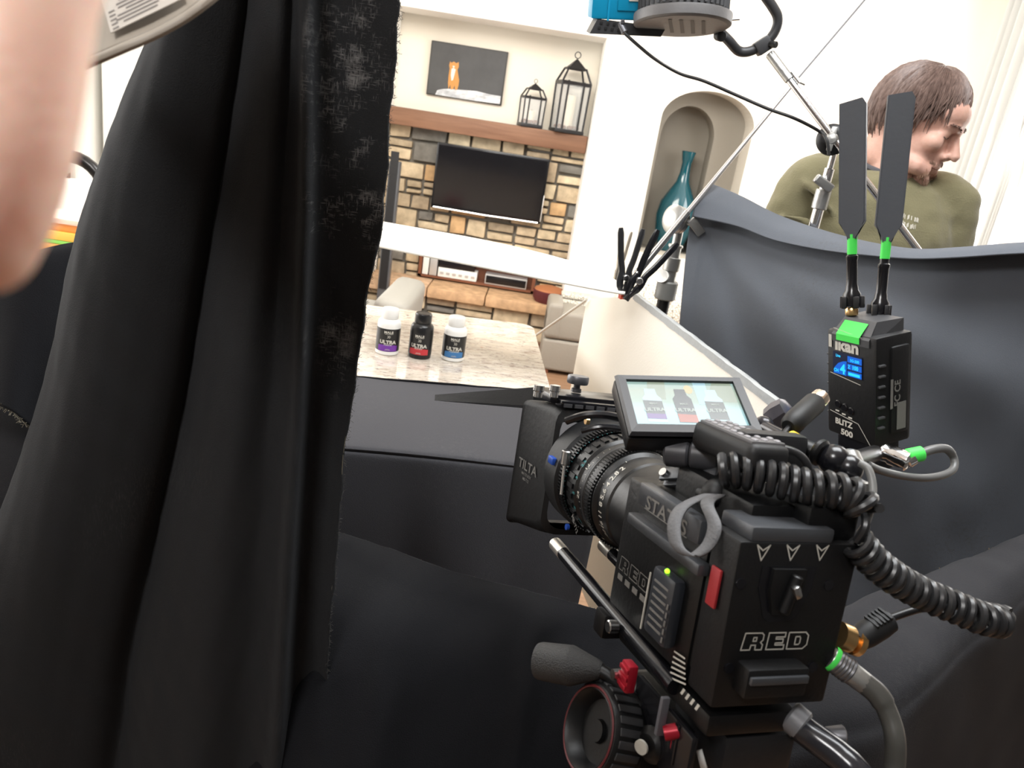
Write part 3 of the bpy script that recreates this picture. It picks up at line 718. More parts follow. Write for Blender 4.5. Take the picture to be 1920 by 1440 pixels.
for j, y in enumerate(YS):
    rows.append([onY(xs[j], y, YC + off * (.75 if y > 300 else .55)) for xs, off in CURT])
gc = smooth_grid(rows, 150, 130)
rr = random.Random(5)
gc = [[p + V((0, .0025 * wob(p.x * 30, p.z * 9) + .0012 * wob(p.x * 80 + 3, p.z * 40, 2), 0)) for p in r] for r in gc]
edge_n = [wob(j * .33, 2.2) * .0026 + rr.uniform(-1, 1) * .0008 for j in range(len(gc))]
for j, r in enumerate(gc):
    for i in range(8): r[-1 - i] = r[-1 - i] + V((edge_n[j] * (1 - i / 8), 0, 0))
b = MB(); b.grid(gc); cur = obj('black_curtain', b, None, smooth=80); mod_solid(cur, .003, 1)
tag(cur, 'large black cloth curtain hanging in tall folds at the left, with a frayed right edge', 'curtain', 'black cloths around the set')
# worn streaks live in a band near the right-hand edge of this cloth
curm = fabric('worn_black_duvetyne', (.024, .0247, .026), (.06, .06, .06), 60, .58, .74, (9, 9, 1.2))
N, L, bs = nodes_of(curm); prev = bs.inputs['Base Color'].links[0].from_socket
tc = N.new('ShaderNodeTexCoord'); sp = N.new('ShaderNodeSeparateXYZ'); L.new(tc.outputs['Object'], sp.inputs[0])
def nd(op, a, b_=None, c=None):
    n = N.new('ShaderNodeMath'); n.operation = op
    for i, v in enumerate((a, b_, c)):
        if v is None: continue
        if isinstance(v, (int, float)): n.inputs[i].default_value = v
        else: L.new(v, n.inputs[i])
    return n.outputs[0]
def band(v, lo, hi, s): return nd('MULTIPLY', nd('SMOOTH_MIN', nd('MAXIMUM', nd('DIVIDE', nd('SUBTRACT', v, lo), s), 0), 1, .1), nd('MINIMUM', nd('MAXIMUM', nd('DIVIDE', nd('SUBTRACT', hi, v), s), 0), 1))
def patch(px, py, rx, rz):
    c = onY(px, py, YC)
    d = nd('ADD', nd('POWER', nd('DIVIDE', nd('ABSOLUTE', nd('SUBTRACT', sp.outputs[0], c.x)), rx), 2), nd('POWER', nd('DIVIDE', nd('ABSOLUTE', nd('SUBTRACT', sp.outputs[2], c.z)), rz), 2))
    return nd('MINIMUM', nd('MAXIMUM', nd('MULTIPLY', nd('SUBTRACT', 1, d), 1.5), 0), 1)
m_ = nd('MAXIMUM', nd('MAXIMUM', nd('MULTIPLY', patch(660, 150, .045, .125), .85), nd('MULTIPLY', patch(668, 405, .055, .036), 1.3)), nd('MULTIPLY', patch(630, 640, .025, .075), .65))
mp = N.new('ShaderNodeMapping'); mp.inputs['Scale'].default_value = (620, 30, 130); L.new(tc.outputs['Object'], mp.inputs[0])
n1 = N.new('ShaderNodeTexNoise'); n1.inputs['Scale'].default_value = 1; n1.inputs['Detail'].default_value = 5; L.new(mp.outputs[0], n1.inputs['Vector'])
mp2 = N.new('ShaderNodeMapping'); mp2.inputs['Scale'].default_value = (110, 30, 620); L.new(tc.outputs['Object'], mp2.inputs[0])
n2 = N.new('ShaderNodeTexNoise'); n2.inputs['Scale'].default_value = 1; n2.inputs['Detail'].default_value = 4; L.new(mp2.outputs[0], n2.inputs['Vector'])
n3 = N.new('ShaderNodeTexNoise'); n3.inputs['Scale'].default_value = 28; n3.inputs['Detail'].default_value = 3; L.new(tc.outputs['Object'], n3.inputs['Vector'])
st_ = nd('MAXIMUM', n1.outputs['Fac'], n2.outputs['Fac'])
k_ = nd('MULTIPLY', nd('MINIMUM', nd('MAXIMUM', nd('MULTIPLY', nd('SUBTRACT', nd('ADD', st_, nd('MULTIPLY', nd('SUBTRACT', n3.outputs['Fac'], .5), 1.1)), .55), 3), 0), 1), m_)
mx = N.new('ShaderNodeMix'); mx.data_type = 'RGBA'; L.new(k_, mx.inputs[0]); L.new(prev, mx.inputs[6]); mx.inputs[7].default_value = (.25, .245, .24, 1); L.new(mx.outputs[2], bs.inputs['Base Color'])
cur.data.materials.append(curm)
fray(cur, [r[-1] for r in gc[12:]], thread, rr, .0045, 10, .00022)
b = MB(); b.tube([r[-3] + V((0, -.002, 0)) for r in gc[30::2]], .0005, 4); obj('selvage_stitch', b, palethread, cur)

# dark cloth behind it at the far left, with a ragged lower edge
pts = [[(-160, 540, 1.15), (-60, 512, 1.13), (20, 492, 1.1), (80, 470, 1.08), (150, 456, 1.1), (240, 452, 1.14), (330, 455, 1.16)],
       [(-160, 560, 1.13), (-60, 540, 1.11), (20, 520, 1.07), (80, 505, 1.06), (150, 490, 1.08), (240, 480, 1.12), (330, 480, 1.15)],
       [(-160, 660, 1.12), (-60, 640, 1.1), (20, 630, 1.05), (80, 640, 1.05), (150, 640, 1.07), (240, 640, 1.12), (330, 640, 1.14)],
       [(-175, 700, 1.11), (-70, 738, 1.09), (14, 766, 1.03), (62, 800, 1.05), (130, 792, 1.07), (230, 790, 1.12), (320, 790, 1.14)]]
o, g = px_cloth('black_cloth', pts, 60, 40, duv, 'small black cloth with a ragged corner, half behind the big left curtain', .003)
fray(o, g[-1], palethread, rr, .007, 5, .0005)
pts = [[(-260, 700, 1.3), (-100, 705, 1.28), (20, 705, 1.26), (120, 705, 1.26), (260, 705, 1.28)],
       [(-270, 900, 1.28), (-110, 905, 1.25), (10, 905, 1.22), (110, 905, 1.24), (250, 905, 1.26)],
       [(-330, 1300, 1.3), (-170, 1305, 1.27), (-50, 1305, 1.24), (50, 1305, 1.24), (190, 1305, 1.28)],
       [(-420, 1800, 1.3), (-260, 1805, 1.27), (-140, 1805, 1.24), (-40, 1805, 1.24), (100, 1805, 1.28)]]
px_cloth('black_cloth', pts, 40, 30, duv_grey, 'greyish black cloth hanging below the small ragged one', .004)

# cloth slung across in the foreground, under the camera
pts = [[(470, 958, 1.17), (560, 976, 1.16), (640, 1002, 1.14), (720, 1027, 1.12), (800, 1057, 1.10), (900, 1088, 1.09), (1000, 1112, 1.08), (1100, 1140, 1.06), (1160, 1158, 1.05), (1300, 1205, 1.04), (1560, 1285, 1.03)],
       [(470, 1000, 1.13), (560, 1020, 1.12), (640, 1046, 1.10), (720, 1075, 1.07), (800, 1106, 1.06), (900, 1137, 1.05), (1000, 1165, 1.03), (1100, 1192, 1.03), (1160, 1210, 1.02), (1300, 1255, 1.01), (1560, 1335, 1.0)],
       [(465, 1130, 1.07), (550, 1150, 1.04), (630, 1175, 1.01), (712, 1200, .99), (790, 1226, .99), (890, 1262, .99), (985, 1290, .985), (1085, 1305, .985), (1150, 1320, .98), (1300, 1350, .97), (1550, 1400, .97)],
       [(455, 1350, 1.05), (540, 1370, 1.0), (615, 1390, .97), (697, 1410, .96), (775, 1436, .97), (870, 1470, .97), (965, 1490, .97), (1065, 1500, .97), (1130, 1515, .97), (1290, 1530, .97), (1530, 1560, .97)],
       [(430, 1800, 1.03), (510, 1810, .98), (585, 1825, .95), (665, 1835, .95), (745, 1850, .96), (840, 1870, .96), (935, 1880, .96), (1035, 1890, .96), (1100, 1900, .96), (1260, 1910, .96), (1500, 1925, .96)]]
def fold2(p, u, v): return p + V((0, -.018 * math.exp(-((u - .62 + v * .04) / .022) ** 2) * min(v * 6, 1) - .012 * math.exp(-((u - .40 + v * .12) / .05) ** 2) * min(v * 4, 1) + .002 * wob(u * 30, v * 12), 0))
o, g = px_cloth('black_cloth', pts, 130, 70, duv, 'black cloth with a frayed hem slung across the foreground below the film camera', .003, fold2)
fray(o, g[0], palethread, rr, .003, 5, .0003)
b = MB(); b.tube([p + V((0, -.004, -.002)) for p in g[4][2:-20]], .0005, 4); obj('hem_stitch', b, palethread, o)

# cloth hung on the pole at the right
X_ = [1330, 1390, 1460, 1550, 1640, 1720, 1800, 1890, 1980, 2080]
DT = [1.90, 1.84, 1.76, 1.66, 1.57, 1.50, 1.45, 1.42, 1.40, 1.38]
topy = [348, 372, 407, 437, 459, 470, 467, 460, 455, 450]
lipy = [402, 420, 446, 465, 476, 482, 480, 474, 470, 466]
pts = [[(x - (30 if i == 0 else 8), ly + 5, d - .045) for i, (x, ly, d) in enumerate(zip(X_, lipy, DT))],
       [(x - (24 if i == 0 else 6), (ty + ly) / 2, d - .032) for i, (x, ty, ly, d) in enumerate(zip(X_, topy, lipy, DT))],
       [(x, ty, d - .006) for x, ty, d in zip(X_, topy, DT)],
       [(x - 4, ty + 8, d + .008) for x, ty, d in zip(X_, topy, DT)],
       [(x - (34 if i == 0 else 12), ly + 8, d + .004) for i, (x, ly, d) in enumerate(zip(X_, lipy, DT))]]
for y, dx, dd in ((560, -52, .03), (700, -62, .08), (860, -80, .15), (1020, -100, .23), (1180, -120, .30), (1400, -150, .39), (1750, -190, .5)):
    pts.append([(x + dx, y + .06 * (x - 1330) * (1 if y < 900 else .4), d + dd) for x, d in zip(X_, DT)])
cA = P(1322, 420, 1.88)
def fold3(p, u, v):
    if v < .32: return p
    q = p - cA; a = math.atan2(-q.z, max(q.x, .001)); r = math.hypot(q.x, q.z); k = min((v - .32) * 5, 1)
    return p + V((0, k * (.020 * sin(a * 13 + .6) * min(r * 3, 1) * math.exp(-r * .9) + .012 * sin(a * 5 + 2) + .004 * wob(p.x * 14, p.z * 12)), 0))
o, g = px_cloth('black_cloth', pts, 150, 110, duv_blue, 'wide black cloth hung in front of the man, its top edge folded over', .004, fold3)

# cloth over something low at the lower right
ra = [(1400, 1265), (1500, 1195), (1600, 1142), (1690, 1105), (1780, 1070), (1850, 1040), (1920, 1010), (2010, 970), (2120, 925), (2300, 850)]
rb = [(1330, 1370), (1430, 1342), (1530, 1320), (1640, 1300), (1730, 1245), (1810, 1172), (1900, 1095), (2000, 1020), (2120, 950), (2330, 860)]
zc = 1.02
rows = [[onZ(x, y, zc) for x, y in ra], [onZ(x, y, zc + .004) for x, y in ra]]
rows[0] = [p + V((0, .03, -.03)) for p in rows[0]]
mid = [onZ((a_[0] + c_[0]) / 2, (a_[1] + c_[1]) / 2, zc + .012) for a_, c_ in zip(ra, rb)]
rows.append(mid); R2 = [onZ(x, y, zc + .002) for x, y in rb]; rows.append(R2)
for dy, dz in ((-.03, -.02), (-.05, -.06), (-.06, -.25), (-.06, -.6), (-.07, -1.0)): rows.append([p + V((.5 * dy, dy, dz)) for p in R2])
g = smooth_grid(rows, 110, 70)
g = [[p + V((0, .006 * wob(p.x * 11, p.z * 9) * min(j / 25, 1), .004 * wob(p.x * 16, p.y * 14))) for p in r] for j, r in enumerate(g)]
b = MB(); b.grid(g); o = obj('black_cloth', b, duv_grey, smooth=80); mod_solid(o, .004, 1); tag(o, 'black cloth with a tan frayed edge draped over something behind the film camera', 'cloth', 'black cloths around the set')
fray(o, g[2], mat('tan_thread', (.35, .25, .12), .9), rr, .006, 3, .0005)
ra_, rb_ = R2[3], R2[5]; ed = (rb_ - ra_); ed.z = 0; ed.normalize(); inn = V((-ed.y, ed.x, 0)); inn = inn if inn.y > 0 else -inn
b = MB(); b.box((0, 0, 0), (.22, .12, .96), frame_from((ra_ + rb_) / 2 + inn * .13 + V((0, 0, -.53)), ed, inn), .015); tag(obj('equipment_box', b, black), 'dark box under the draped black cloth behind the film camera', 'box')

# ---------------------------------------------------------------- foam boards, tape and clamps
foam = mat('white_foam_board', (.88, .85, .78), .55, 0, .4, (60, .04)); foamr = mat('foam_board_lined', (.84, .80, .72), .5, 0, .4, (200, .1))
tape = mat('grey_cloth_tape', (.34, .36, .37), .42, .15, .5, (30, .5))
BZ = 1.175
c0 = onZ(1190, 551, BZ); n0 = onZ(1482, 772, BZ); dd_ = (n0 - c0).normalized(); l0 = min((c0 - dd_ * k * .01 for k in range(1, 120)), key=lambda p: abs((MC.transposed() @ (V((p.x, p.y, 1.0)) - CAM)).x / (MC.transposed() @ (V((p.x, p.y, 1.0)) - CAM)).z * FPX + 960 - 1094))
t = thing('bounce_board', 'large cream foam board standing on edge beside the granite counter, its top edge taped grey', 'foam board', (c0.x, c0.y, 0))
dirn = (n0 - c0).normalized(); nrm = V((dirn.y, -dirn.x, 0)).normalized()
if nrm.x < 0: nrm = -nrm
A_ = c0; B_ = n0; zl = onX(1096, 536, l0.x).z; BB = .32
out = [V((l0.x, l0.y, BB)), V((B_.x, B_.y, BB)), V((B_.x, B_.y, BZ)), V((A_.x, A_.y, BZ)), V((A_.x, A_.y, BZ)) - dirn * .02 + V((0, 0, -.012)), V((l0.x, l0.y, zl))]
b = MB(); n = len(out); b.add(out + [p + nrm * .008 for p in out], [tuple(range(n)), tuple(range(n, 2 * n))[::-1]] + [(i, (i + 1) % n, n + (i + 1) % n, n + i) for i in range(n)]); obj('panel', b, foamr, t, world=True, smooth=0)
b = MB(); k = 40; rows = []
for off, z in ((-.0022, -.014), (-.0025, .0015), (.004, .004), (.0105, .0015), (.0115, -.02)):
    rows.append([A_.lerp(B_, i / k) + nrm * (off + .0006 * wob(i * 1.1, off * 300)) + V((0, 0, z + .0012 * wob(i * .8, z * 100))) for i in range(k + 1)])
b.grid(rows); obj('edge_tape', b, tape, t, world=True, label='grey cloth tape along the top edge')
b = MB(); e_ = B_ + nrm * .004; rows = []
for off, dn in ((-.003, .002), (.0, .005), (.008, .005), (.011, .002)): rows.append([B_ + nrm * off + dirn * dn + V((0, 0, z)) for z in (.003, -.02, -.05, -.3, -.6)])
b.grid(rows); obj('end_tape', b, tape, t, world=True)
# the second board lies flat above the hearth line, from the corner to behind the curtain
frt = [(560, 430), (705, 463), (900, 502), (1155, 551), (1186, 549)]; bak = [(590, 395), (712, 418), (900, 452), (1015, 478), (1118, 507)]
zs = BZ + .012
rows = [[onZ(x, y, zs) for x, y in frt], [onZ((x + u) / 2, (y + v) / 2 - (4 if i == 3 else 0), zs + .004) for i, ((x, y), (u, v)) in enumerate(zip(frt, bak))], [onZ(x, y, zs) for x, y in bak]]
b = MB(); b.grid(smooth_grid(rows, 60, 12)); o = obj('bounce_board', b, foam); mod_solid(o, .006, 1)
tag(o, 'long white foam board lying level above the bottles, clamped at the corner', 'foam board')

def clamp(px, py, d, h, lean, turn, m, tipm, label):
    F = Matrix.Translation(P(px, py, d)) @ Matrix.Rotation(turn, 4, 'Z') @ Matrix.Rotation(lean, 4, 'Y')
    t = thing('spring_clamp', label, 'clamp', F, 'spring clamps on the foam board corner'); s = h / .15
    for sg, nm in ((-1, 'handle'), (1, 'handle')):
        b = MB(); pts_ = spl([(sg * .002, 0, .0), (-sg * .012 * s, 0, .03 * s), (sg * .012 * s, 0, .062 * s), (sg * .024 * s, 0, .105 * s), (sg * .030 * s, 0, .148 * s)], 18) if False else spl([(sg * .004 * s, 0, -.035 * s), (sg * .013 * s, 0, .0), (sg * .011 * s, 0, .03 * s), (sg * .021 * s, 0, .07 * s), (sg * .034 * s, 0, .15 * s)], 18)
        b.tube(pts_, [.006 * s] * 3 + [.0085 * s] * 6 + [.0075 * s] * 9 + [.005 * s], 10, flat=(.75, 1.25)); hd = obj(nm, b, m, t)
        b = MB(); b.box((sg * .004 * s, 0, -.042 * s), (.007 * s, .018 * s, .016 * s), None, .002); obj('jaw_pad', b, tipm, hd)
    b = MB(); b.cyl((0, -.012 * s, .012 * s), (0, .012 * s, .012 * s), .009 * s, n=16, bev=.001); b.tube([(.009 * s * cos(i * .5), -.014 * s + .0016 * i * s, .012 * s + .009 * s * sin(i * .5)) for i in range(18)], .0014 * s, 5); obj('spring', b, steel, t)
    return t
clamp(1170, 528, 1.885, .13, -.05, .35, darkgrey, redplastic, 'dark grey spring clamp with an upright handle and an orange jaw, on the board corner')
clamp(1192, 533, 1.87, .135, .42, .2, blackgloss, blackrub, 'black spring clamp leaning right on the board corner')
clamp(1158, 520, 2.03, .12, .05, 1.0, mat('brushed_clamp_steel', (.42, .38, .33), .3, .9), steel, 'shiny metal spring clamp behind the black ones')

# ---------------------------------------------------------------- chrome stands
def wing(mb, c, ax, r, M=None):
    mb.box(c, r, M, min(r) * .4)
def grip_head(px, py, d, axis, label_root, r):
    pass
# stand holding the hanging cloth: thick column, grip head and a long pole through it
hd = P(1268, 412, 1.90)
t = thing('light_stand', 'chrome grip stand at the left corner of the hanging black cloth', 'stand', (hd.x, hd.y + .02, 0))
base = V((hd.x + .016, hd.y + .02, 0)); zz = lambda y: P(1262, y, 1.91).z
b = MB(); col_x = base.x; 
b.cyl((col_x, base.y, .22), (col_x, base.y, zz(560)), .0165, n=20); obj('column', b, black, t, world=True)
b = MB(); b.cyl((col_x, base.y, zz(575)), (col_x, base.y, zz(536)), .027, n=24, bev=.003); obj('collar', b, mat('matt_grey_metal', (.20, .20, .19), .5, .4), t, world=True)
b = MB(); b.cyl((col_x, base.y, zz(538)), (col_x, base.y, zz(512)), .018, n=24); b.cyl((col_x, base.y, zz(514)), (col_x, base.y, zz(486)), .0215, n=24, bev=.0015); b.cyl((col_x, base.y, zz(486)), (col_x, base.y, zz(462)), .0155, n=24); b.cyl((col_x, base.y, zz(466)), (col_x, base.y, zz(461)), .0185, n=24, bev=.001); b.cyl((col_x, base.y, zz(462)), (col_x, base.y, zz(425)), .0115, n=20); obj('riser', b, cast, t, world=True)
b = MB(); kq = V((col_x - .02, base.y - .012, zz(527))); b.cyl((col_x, base.y, zz(530)), kq, .005, n=12); F = axis_frame(kq, kq + V((-.7, -.6, .35))); b.lathe([(.004, -.004), (.017, -.003), (.018, 0), (.017, .003), (0, .004)], F @ Matrix.Scale(1.35, 4, (1, 0, 0)), 24); obj('tee_knob', b, cast, t, world=True)
b = MB(); F = axis_frame(hd, hd + V((-.75, -.55, .1)))
b.lathe([(.012, -.024), (.025, -.02), (.033, -.013), (.034, -.002), (.030, -.001), (.030, .001), (.035, .002), (.036, .012), (.028, .019), (.014, .022)], F, 32); obj('grip_disc', b, cast, t, world=True)
b = MB(); q = hd + V((.038, -.03, .0)); b.cyl(hd, q, .007, n=12); b.box((0, 0, 0), (.046, .012, .022), Matrix.Translation(q + V((.008, 0, -.006))) @ Matrix.Rotation(.75, 4, 'Y'), .003); obj('wing_knob', b, cast, t, world=True)
for k in range(3):
    a = k * 1.2 - 1.2; b = MB(); b.cyl((base.x, base.y, .24), (base.x + .30 * cos(a), base.y + .30 * sin(a), .012), .011, n=12); obj('leg', b, steel, t, world=True)
# long telescopic pole
p1 = P(1274, 416, 1.855); p2 = P(1492, 152, 1.83); p3 = P(1640, -22, 1.815)
dv = (p2 - p1).normalized()
t = thing('telescopic_pole', 'long thin telescopic pole slanting up from the chrome grip head', 'pole', p1)
b = MB(); b.cyl(p1 - dv * .16, p1 + dv * .03, .0085, n=16); obj('lower_section', b, steel, t, world=True)
b = MB(); b.cyl(p1, p1.lerp(p2, 1.0), .0068, .0042, n=16); obj('middle_section', b, mat('grey_tube', (.45, .43, .42), .35, .7), t, world=True)
b = MB(); b.cyl(p2, p3, .0022, n=10); obj('thin_section', b, midgrey, t, world=True)
# thin rod low behind the island corner
b = MB(); b.cyl(P(985, 643, 2.75), P(1100, 562, 2.35), .0042, n=10); tag(obj('support_rod', b, mat('pale_rod', (.55, .54, .50), .4, .4)), 'thin pale rod slanting from the foam board down past the counter corner', 'rod')

# boom stand beside the man
sh = P(1560, 262, 1.67); bx = sh.x + .012; by = sh.y
zs_ = lambda y: P(1556, y, 1.67).z
t = thing('boom_stand', 'chrome stand in front of the man holding the slanting boom arm', 'stand', (bx, by, 0))
b = MB(); b.cyl((bx, by, .3), (bx, by, zs_(385)), .0125, n=20); obj('riser', b, chrome, t, world=True)
b = MB(); b.cyl((bx, by, zs_(398)), (bx, by, zs_(358)), .017, n=24, bev=.002); obj('collar', b, cast, t, world=True)
b = MB(); b.cyl((bx, by, zs_(360)), (bx, by, zs_(316)), .011, n=20, bev=.001); b.cyl((bx, by, zs_(318)), (bx, by, zs_(270)), .007, n=16); obj('spigot', b, chrome, t, world=True)
b = MB(); q = V((bx - .012, by - .022, zs_(346))); b.box((0, 0, 0), (.046, .014, .020), Matrix.Translation(q) @ Matrix.Rotation(.45, 4, 'Y'), .005, 3); b.cyl(q, (bx, by, zs_(346)), .005, n=10); obj('wing_knob', b, cast, t, world=True)
F = axis_frame(sh, sh + V((-.35, -.93, .05)))
b = MB(); b.lathe([(.012, -.03), (.030, -.026), (.033, -.018), (.033, .004), (.028, .010), (.016, .013)], F, 32); obj('swivel_head', b, black, t, world=True)
b = MB(); b.lathe([(.012, .013), (.013, .022), (.009, .026), (0, .027)], F, 20); b.box((0, 0, .02), (.012, .05, .008), F, .002); obj('swivel_bolt', b, cast, t, world=True)
for k in range(3):
    a = k * 2.1 + 1.2; b = MB(); b.cyl((bx, by, .32), (bx + .22 * cos(a), by + .22 * sin(a), .012), .011, n=12); obj('leg', b, steel, t, world=True)
a0 = P(1443, 100, 1.68); a1 = P(1562, 258, 1.66); a2 = P(1756, 492, 1.62)
dv = (a1 - a0).normalized(); a2 = a0 + dv * ((a2 - a0).length)
t = thing('boom_pole', 'chrome boom pole slanting from the film light down in front of the man', 'pole', a1)
b = MB(); b.cyl(a0 + V((0, -.0, 0)), a2, .0078, n=20); obj('tube', b, chrome, t, world=True)
b = MB(); b.cyl(a0, a0 + dv * .075, .0105, n=20, bev=.002); obj('end_sleeve', b, cast, t, world=True)
b = MB(); q = a0 + dv * .055 + V((.012, -.008, .004)); b.cyl(q, q + dv * .03, .005, n=12); b.tube([q + dv * .03, q + dv * .036 + V((.004, 0, .002)), q + dv * .034 + V((.008, 0, .0))], .002, 6); obj('tightener', b, steel, t, world=True)

# ---------------------------------------------------------------- film light at the top
LD = 1.66
teal_b = mat('blue_lamp_housing', (.0, .24, .43), .38, 0, .5, (200, .05)); lgrey = mat('lamp_grey', (.11, .105, .105), .5, 0, .5, (150, .08)); lblk = mat('lamp_black', (.03, .03, .032), .45)
Lx = P(1238, 62, LD)
lx = (P(1340, 70, LD) - P(1110, 60, LD)).normalized()
LM = frame_from(Lx, lx, ray(1240, 0).normalized()); # x along the housing, y away, z up
def ll(px, py, dy=0):
    o3 = LM.inverted() @ CAM; r3 = LM.inverted().to_3x3() @ ray(px, py); k = (dy - o3.y) / r3.y; return o3 + r3 * k
t = thing('film_light', 'blue and black film light hanging from the boom arm at the top', 'film light', LM)
h1 = ll(1108, 60); h2 = ll(1238, 40)
wb = h2.x - h1.x
b = MB(); b.box((h1.x + wb / 2 - .004, .035, .11), (wb, .11, .175), None, .006); hs_ = obj('housing', b, teal_b, t)
b = MB(); b.box((h1.x + wb * .22, -.0205, .065), (.004, .003, .09)); b.box((h1.x + wb * .62, -.021, .105), (wb * .55, .004, .13), None, .002); obj('side_cover', b, teal_b, hs_)
q = ll(1200, 2)
b = MB(); b.box((q.x, -.0245, q.z + .014), (.052, .002, .03)); obj('rating_label', b, mat('rating_plate', (.55, .53, .46), .4), hs_)
b = MB()
for k in range(4): b.box((q.x - .006 + k * .001, -.026, q.z + .006 + k * .006), (.03, .001, .0018))
obj('print_pattern', b, black, hs_, smooth=0)
b = MB(); pp = [ll(1104, 62), ll(1118, 36), ll(1245, 52), ll(1236, 68)]
b.add([V((p.x, y, p.z)) for y in (-.024, .085) for p in pp], [(0, 1, 2, 3), (7, 6, 5, 4), (0, 4, 5, 1), (1, 5, 6, 2), (2, 6, 7, 3), (3, 7, 4, 0)]); bs_ = obj('vented_base', b, lblk, t, smooth=0)
b = MB()
for k in range(4):
    for j in range(2):
        p = ll(1126 + k * 12 - j * 4, 42 + k * 1.5 + j * 9); b.box((p.x, -.0245, p.z), (.006, .002, .005))
obj('vent_pattern', b, blackrub, bs_)
for px_, py_ in ((1165, 40), (1205, 38)): p = ll(px_, py_); b = MB(); b.cyl((p.x, -.022, p.z), (p.x, -.03, p.z), .0045, n=14, bev=.001); obj('screw', b, midgrey, hs_)
dc = ll(1279, 42, -.05)
TL = Matrix.Translation(dc) @ Matrix.Rotation(-.25, 4, 'X')
b = MB(); b.lathe([(.080, -.0085), (.096, -.008), (.1005, -.005), (.1015, .010), (.101, .014), (.096, .015)], TL, 64); ft = obj('lens_rim', b, lgrey, t)
b = MB(); b.lathe([(0, -.0092), (.05, -.0091), (.093, -.0086)], TL, 48, cap=False); fp = obj('front_plate', b, lgrey, t)
b = MB()
for k in range(4):
    x0 = -.036 + k * .0225
    b.add([(x0 - .004, -.060, -.0096), (x0 + .003, -.062, -.0096), (x0 + .030, .050, -.0096), (x0 + .022, .052, -.0096)], [(0, 1, 2, 3)], TL)
obj('slot_pattern', b, blackrub, fp, smooth=0)
b = MB(); b.lathe([(.088, .014), (.088, .09), (.05, .11)], TL, 48)
for k in range(40):
    a = 2 * pi * k / 40; b.box((.0905 * cos(a), .0905 * sin(a), .055), (.006, .0022, .07), TL @ Matrix.Rotation(0, 4, 'Z'))
obj('cooling_fins', b, lblk, t)
b = MB(); p = ll(1160, 45); b.cyl((p.x, -.018, p.z + .002), (p.x + .012, -.028, p.z - .016), .008, n=14, bev=.001); obj('power_plug', b, midgrey, t)
b = MB(); p = ll(1379, 36); b.cyl((p.x - .022, -.01, p.z - .002), (p.x + .006, -.012, p.z + .001), .0028, n=8); obj('locking_pin', b, steel, t)
yk = [(1352, 62, 0), (1368, 78, 0), (1384, 95, .01), (1402, 97, .01), (1424, 88, .01), (1444, 72, .01), (1456, 52, .01), (1458, 32, .01), (1448, 12, .01), (1430, -14, .01), (1408, -50, .01)]
b = MB(); b.tube(spl([LM @ ll(*q_) for q_ in yk], 50), .0105, 14); obj('yoke', b, lblk, t, world=True)
b = MB(); p = LM @ ll(1346, 66); b.cyl(p, p + V((.006, -.022, -.004)), .011, n=18, bev=.002); obj('tilt_knob', b, blackrub, t, world=True)
b = MB(); p = LM @ ll(1430, 86, .01); b.box((0, 0, 0), (.030, .030, .034), Matrix.Translation(p) @ Matrix.Rotation(.85, 4, 'Y'), .004); obj('clamp_block', b, lblk, t, world=True)
b = MB(); b.cyl(p + V((.012, -.012, .004)), p + V((.022, -.026, .003)), .007, n=14, bev=.001); obj('clamp_knob', b, black, t, world=True)
b = MB(); b.tube(spl([P(1171, 62, 1.62), P(1195, 84, 1.62), P(1230, 112, 1.62), P(1275, 138, 1.62), P(1320, 152, 1.61), P(1380, 178, 1.61), P(1440, 204, 1.60), P(1490, 222, 1.59), P(1536, 246, 1.62), P(1550, 262, 1.61), P(1554, 290, 1.615)], 60), .0034, 10)
tag(obj('power_cable', b, blackrub), 'thin black cable sagging from the blue film light to the boom stand head', 'cable')
sl = bpy.data.lights.new('film_light_beam', 'SPOT'); sl.energy = 4; sl.spot_size = 1.3; sl.spot_blend = .6; sl.shadow_soft_size = .06; sl.color = (1, .96, .9)
so = bpy.data.objects.new('film_light_beam', sl); COL.objects.link(so); so.location = LM @ (dc + V((0, 0, -.045))); so.rotation_euler = (V((-.15, 2.0, .9)) - so.location).to_track_quat('-Z', 'Y').to_euler()

# grey reflector with a barcode sticker at the top left
RD = .46
t = thing('reflector_shell', 'grey curved panel edge with a white barcode sticker above the black curtain', 'reflector', P(285, 40, RD))
e_ = [P(120, 150, RD + .02), P(162, 124, RD + .01), P(225, 96, RD), P(290, 68, RD), P(345, 38, RD), P(395, 2, RD), P(470, -60, RD + .01)]
up_ = (P(190, -120, RD + .05) - P(290, 68, RD))
ee = spl(e_, 40)
rows = [[p + up_ * k + ray(290, 60).normalized() * dd for p in ee] for k, dd in ((0, .004), (.0, 0), (.012, -.0015), (.03, 0), (.045, .001), (.3, .006), (.6, .016), (1.0, .035), (1.4, .06))]
b = MB(); b.grid(smooth_grid(rows, 60, 32)); o = obj('shell', b, mat('warm_grey_plastic', (.34, .30, .25), .5), t, world=True); mod_solid(o, .002, 1)
b = MB(); b.tube([p + up_ * .012 + ray(290, 60).normalized() * -.002 for p in ee], .0016, 8); obj('rim', b, mat('rim_grey', (.22, .19, .16), .5), t, world=True)
nn = (ee[20] - CAM).normalized()
sx_ = (P(345, 38, RD) - P(225, 96, RD)).normalized(); sy_ = up_.normalized()
FS = frame_from(P(226, 72, RD) - nn * .005 + up_ * .035, sx_, sy_)
def sticker_z(x, y): return 0
b = MB(); b.box((.020, .024, 0), (.048, .040, .0005), FS); st = obj('sticker', b, mat('sticker_white', (.52, .48, .43), .5), t, world=True)
b = MB(); rr2 = random.Random(9)
for k in range(7): b.box((.002 + .015 + rr2.uniform(-.002, .002), .0085 + k * .0035, .0005), (.024 + rr2.uniform(-.006, .006), .0012, .0002), FS)
for k in range(5): b.box((.000, .006 + k * .004, .0005), (.004, .0012, .0002), FS)
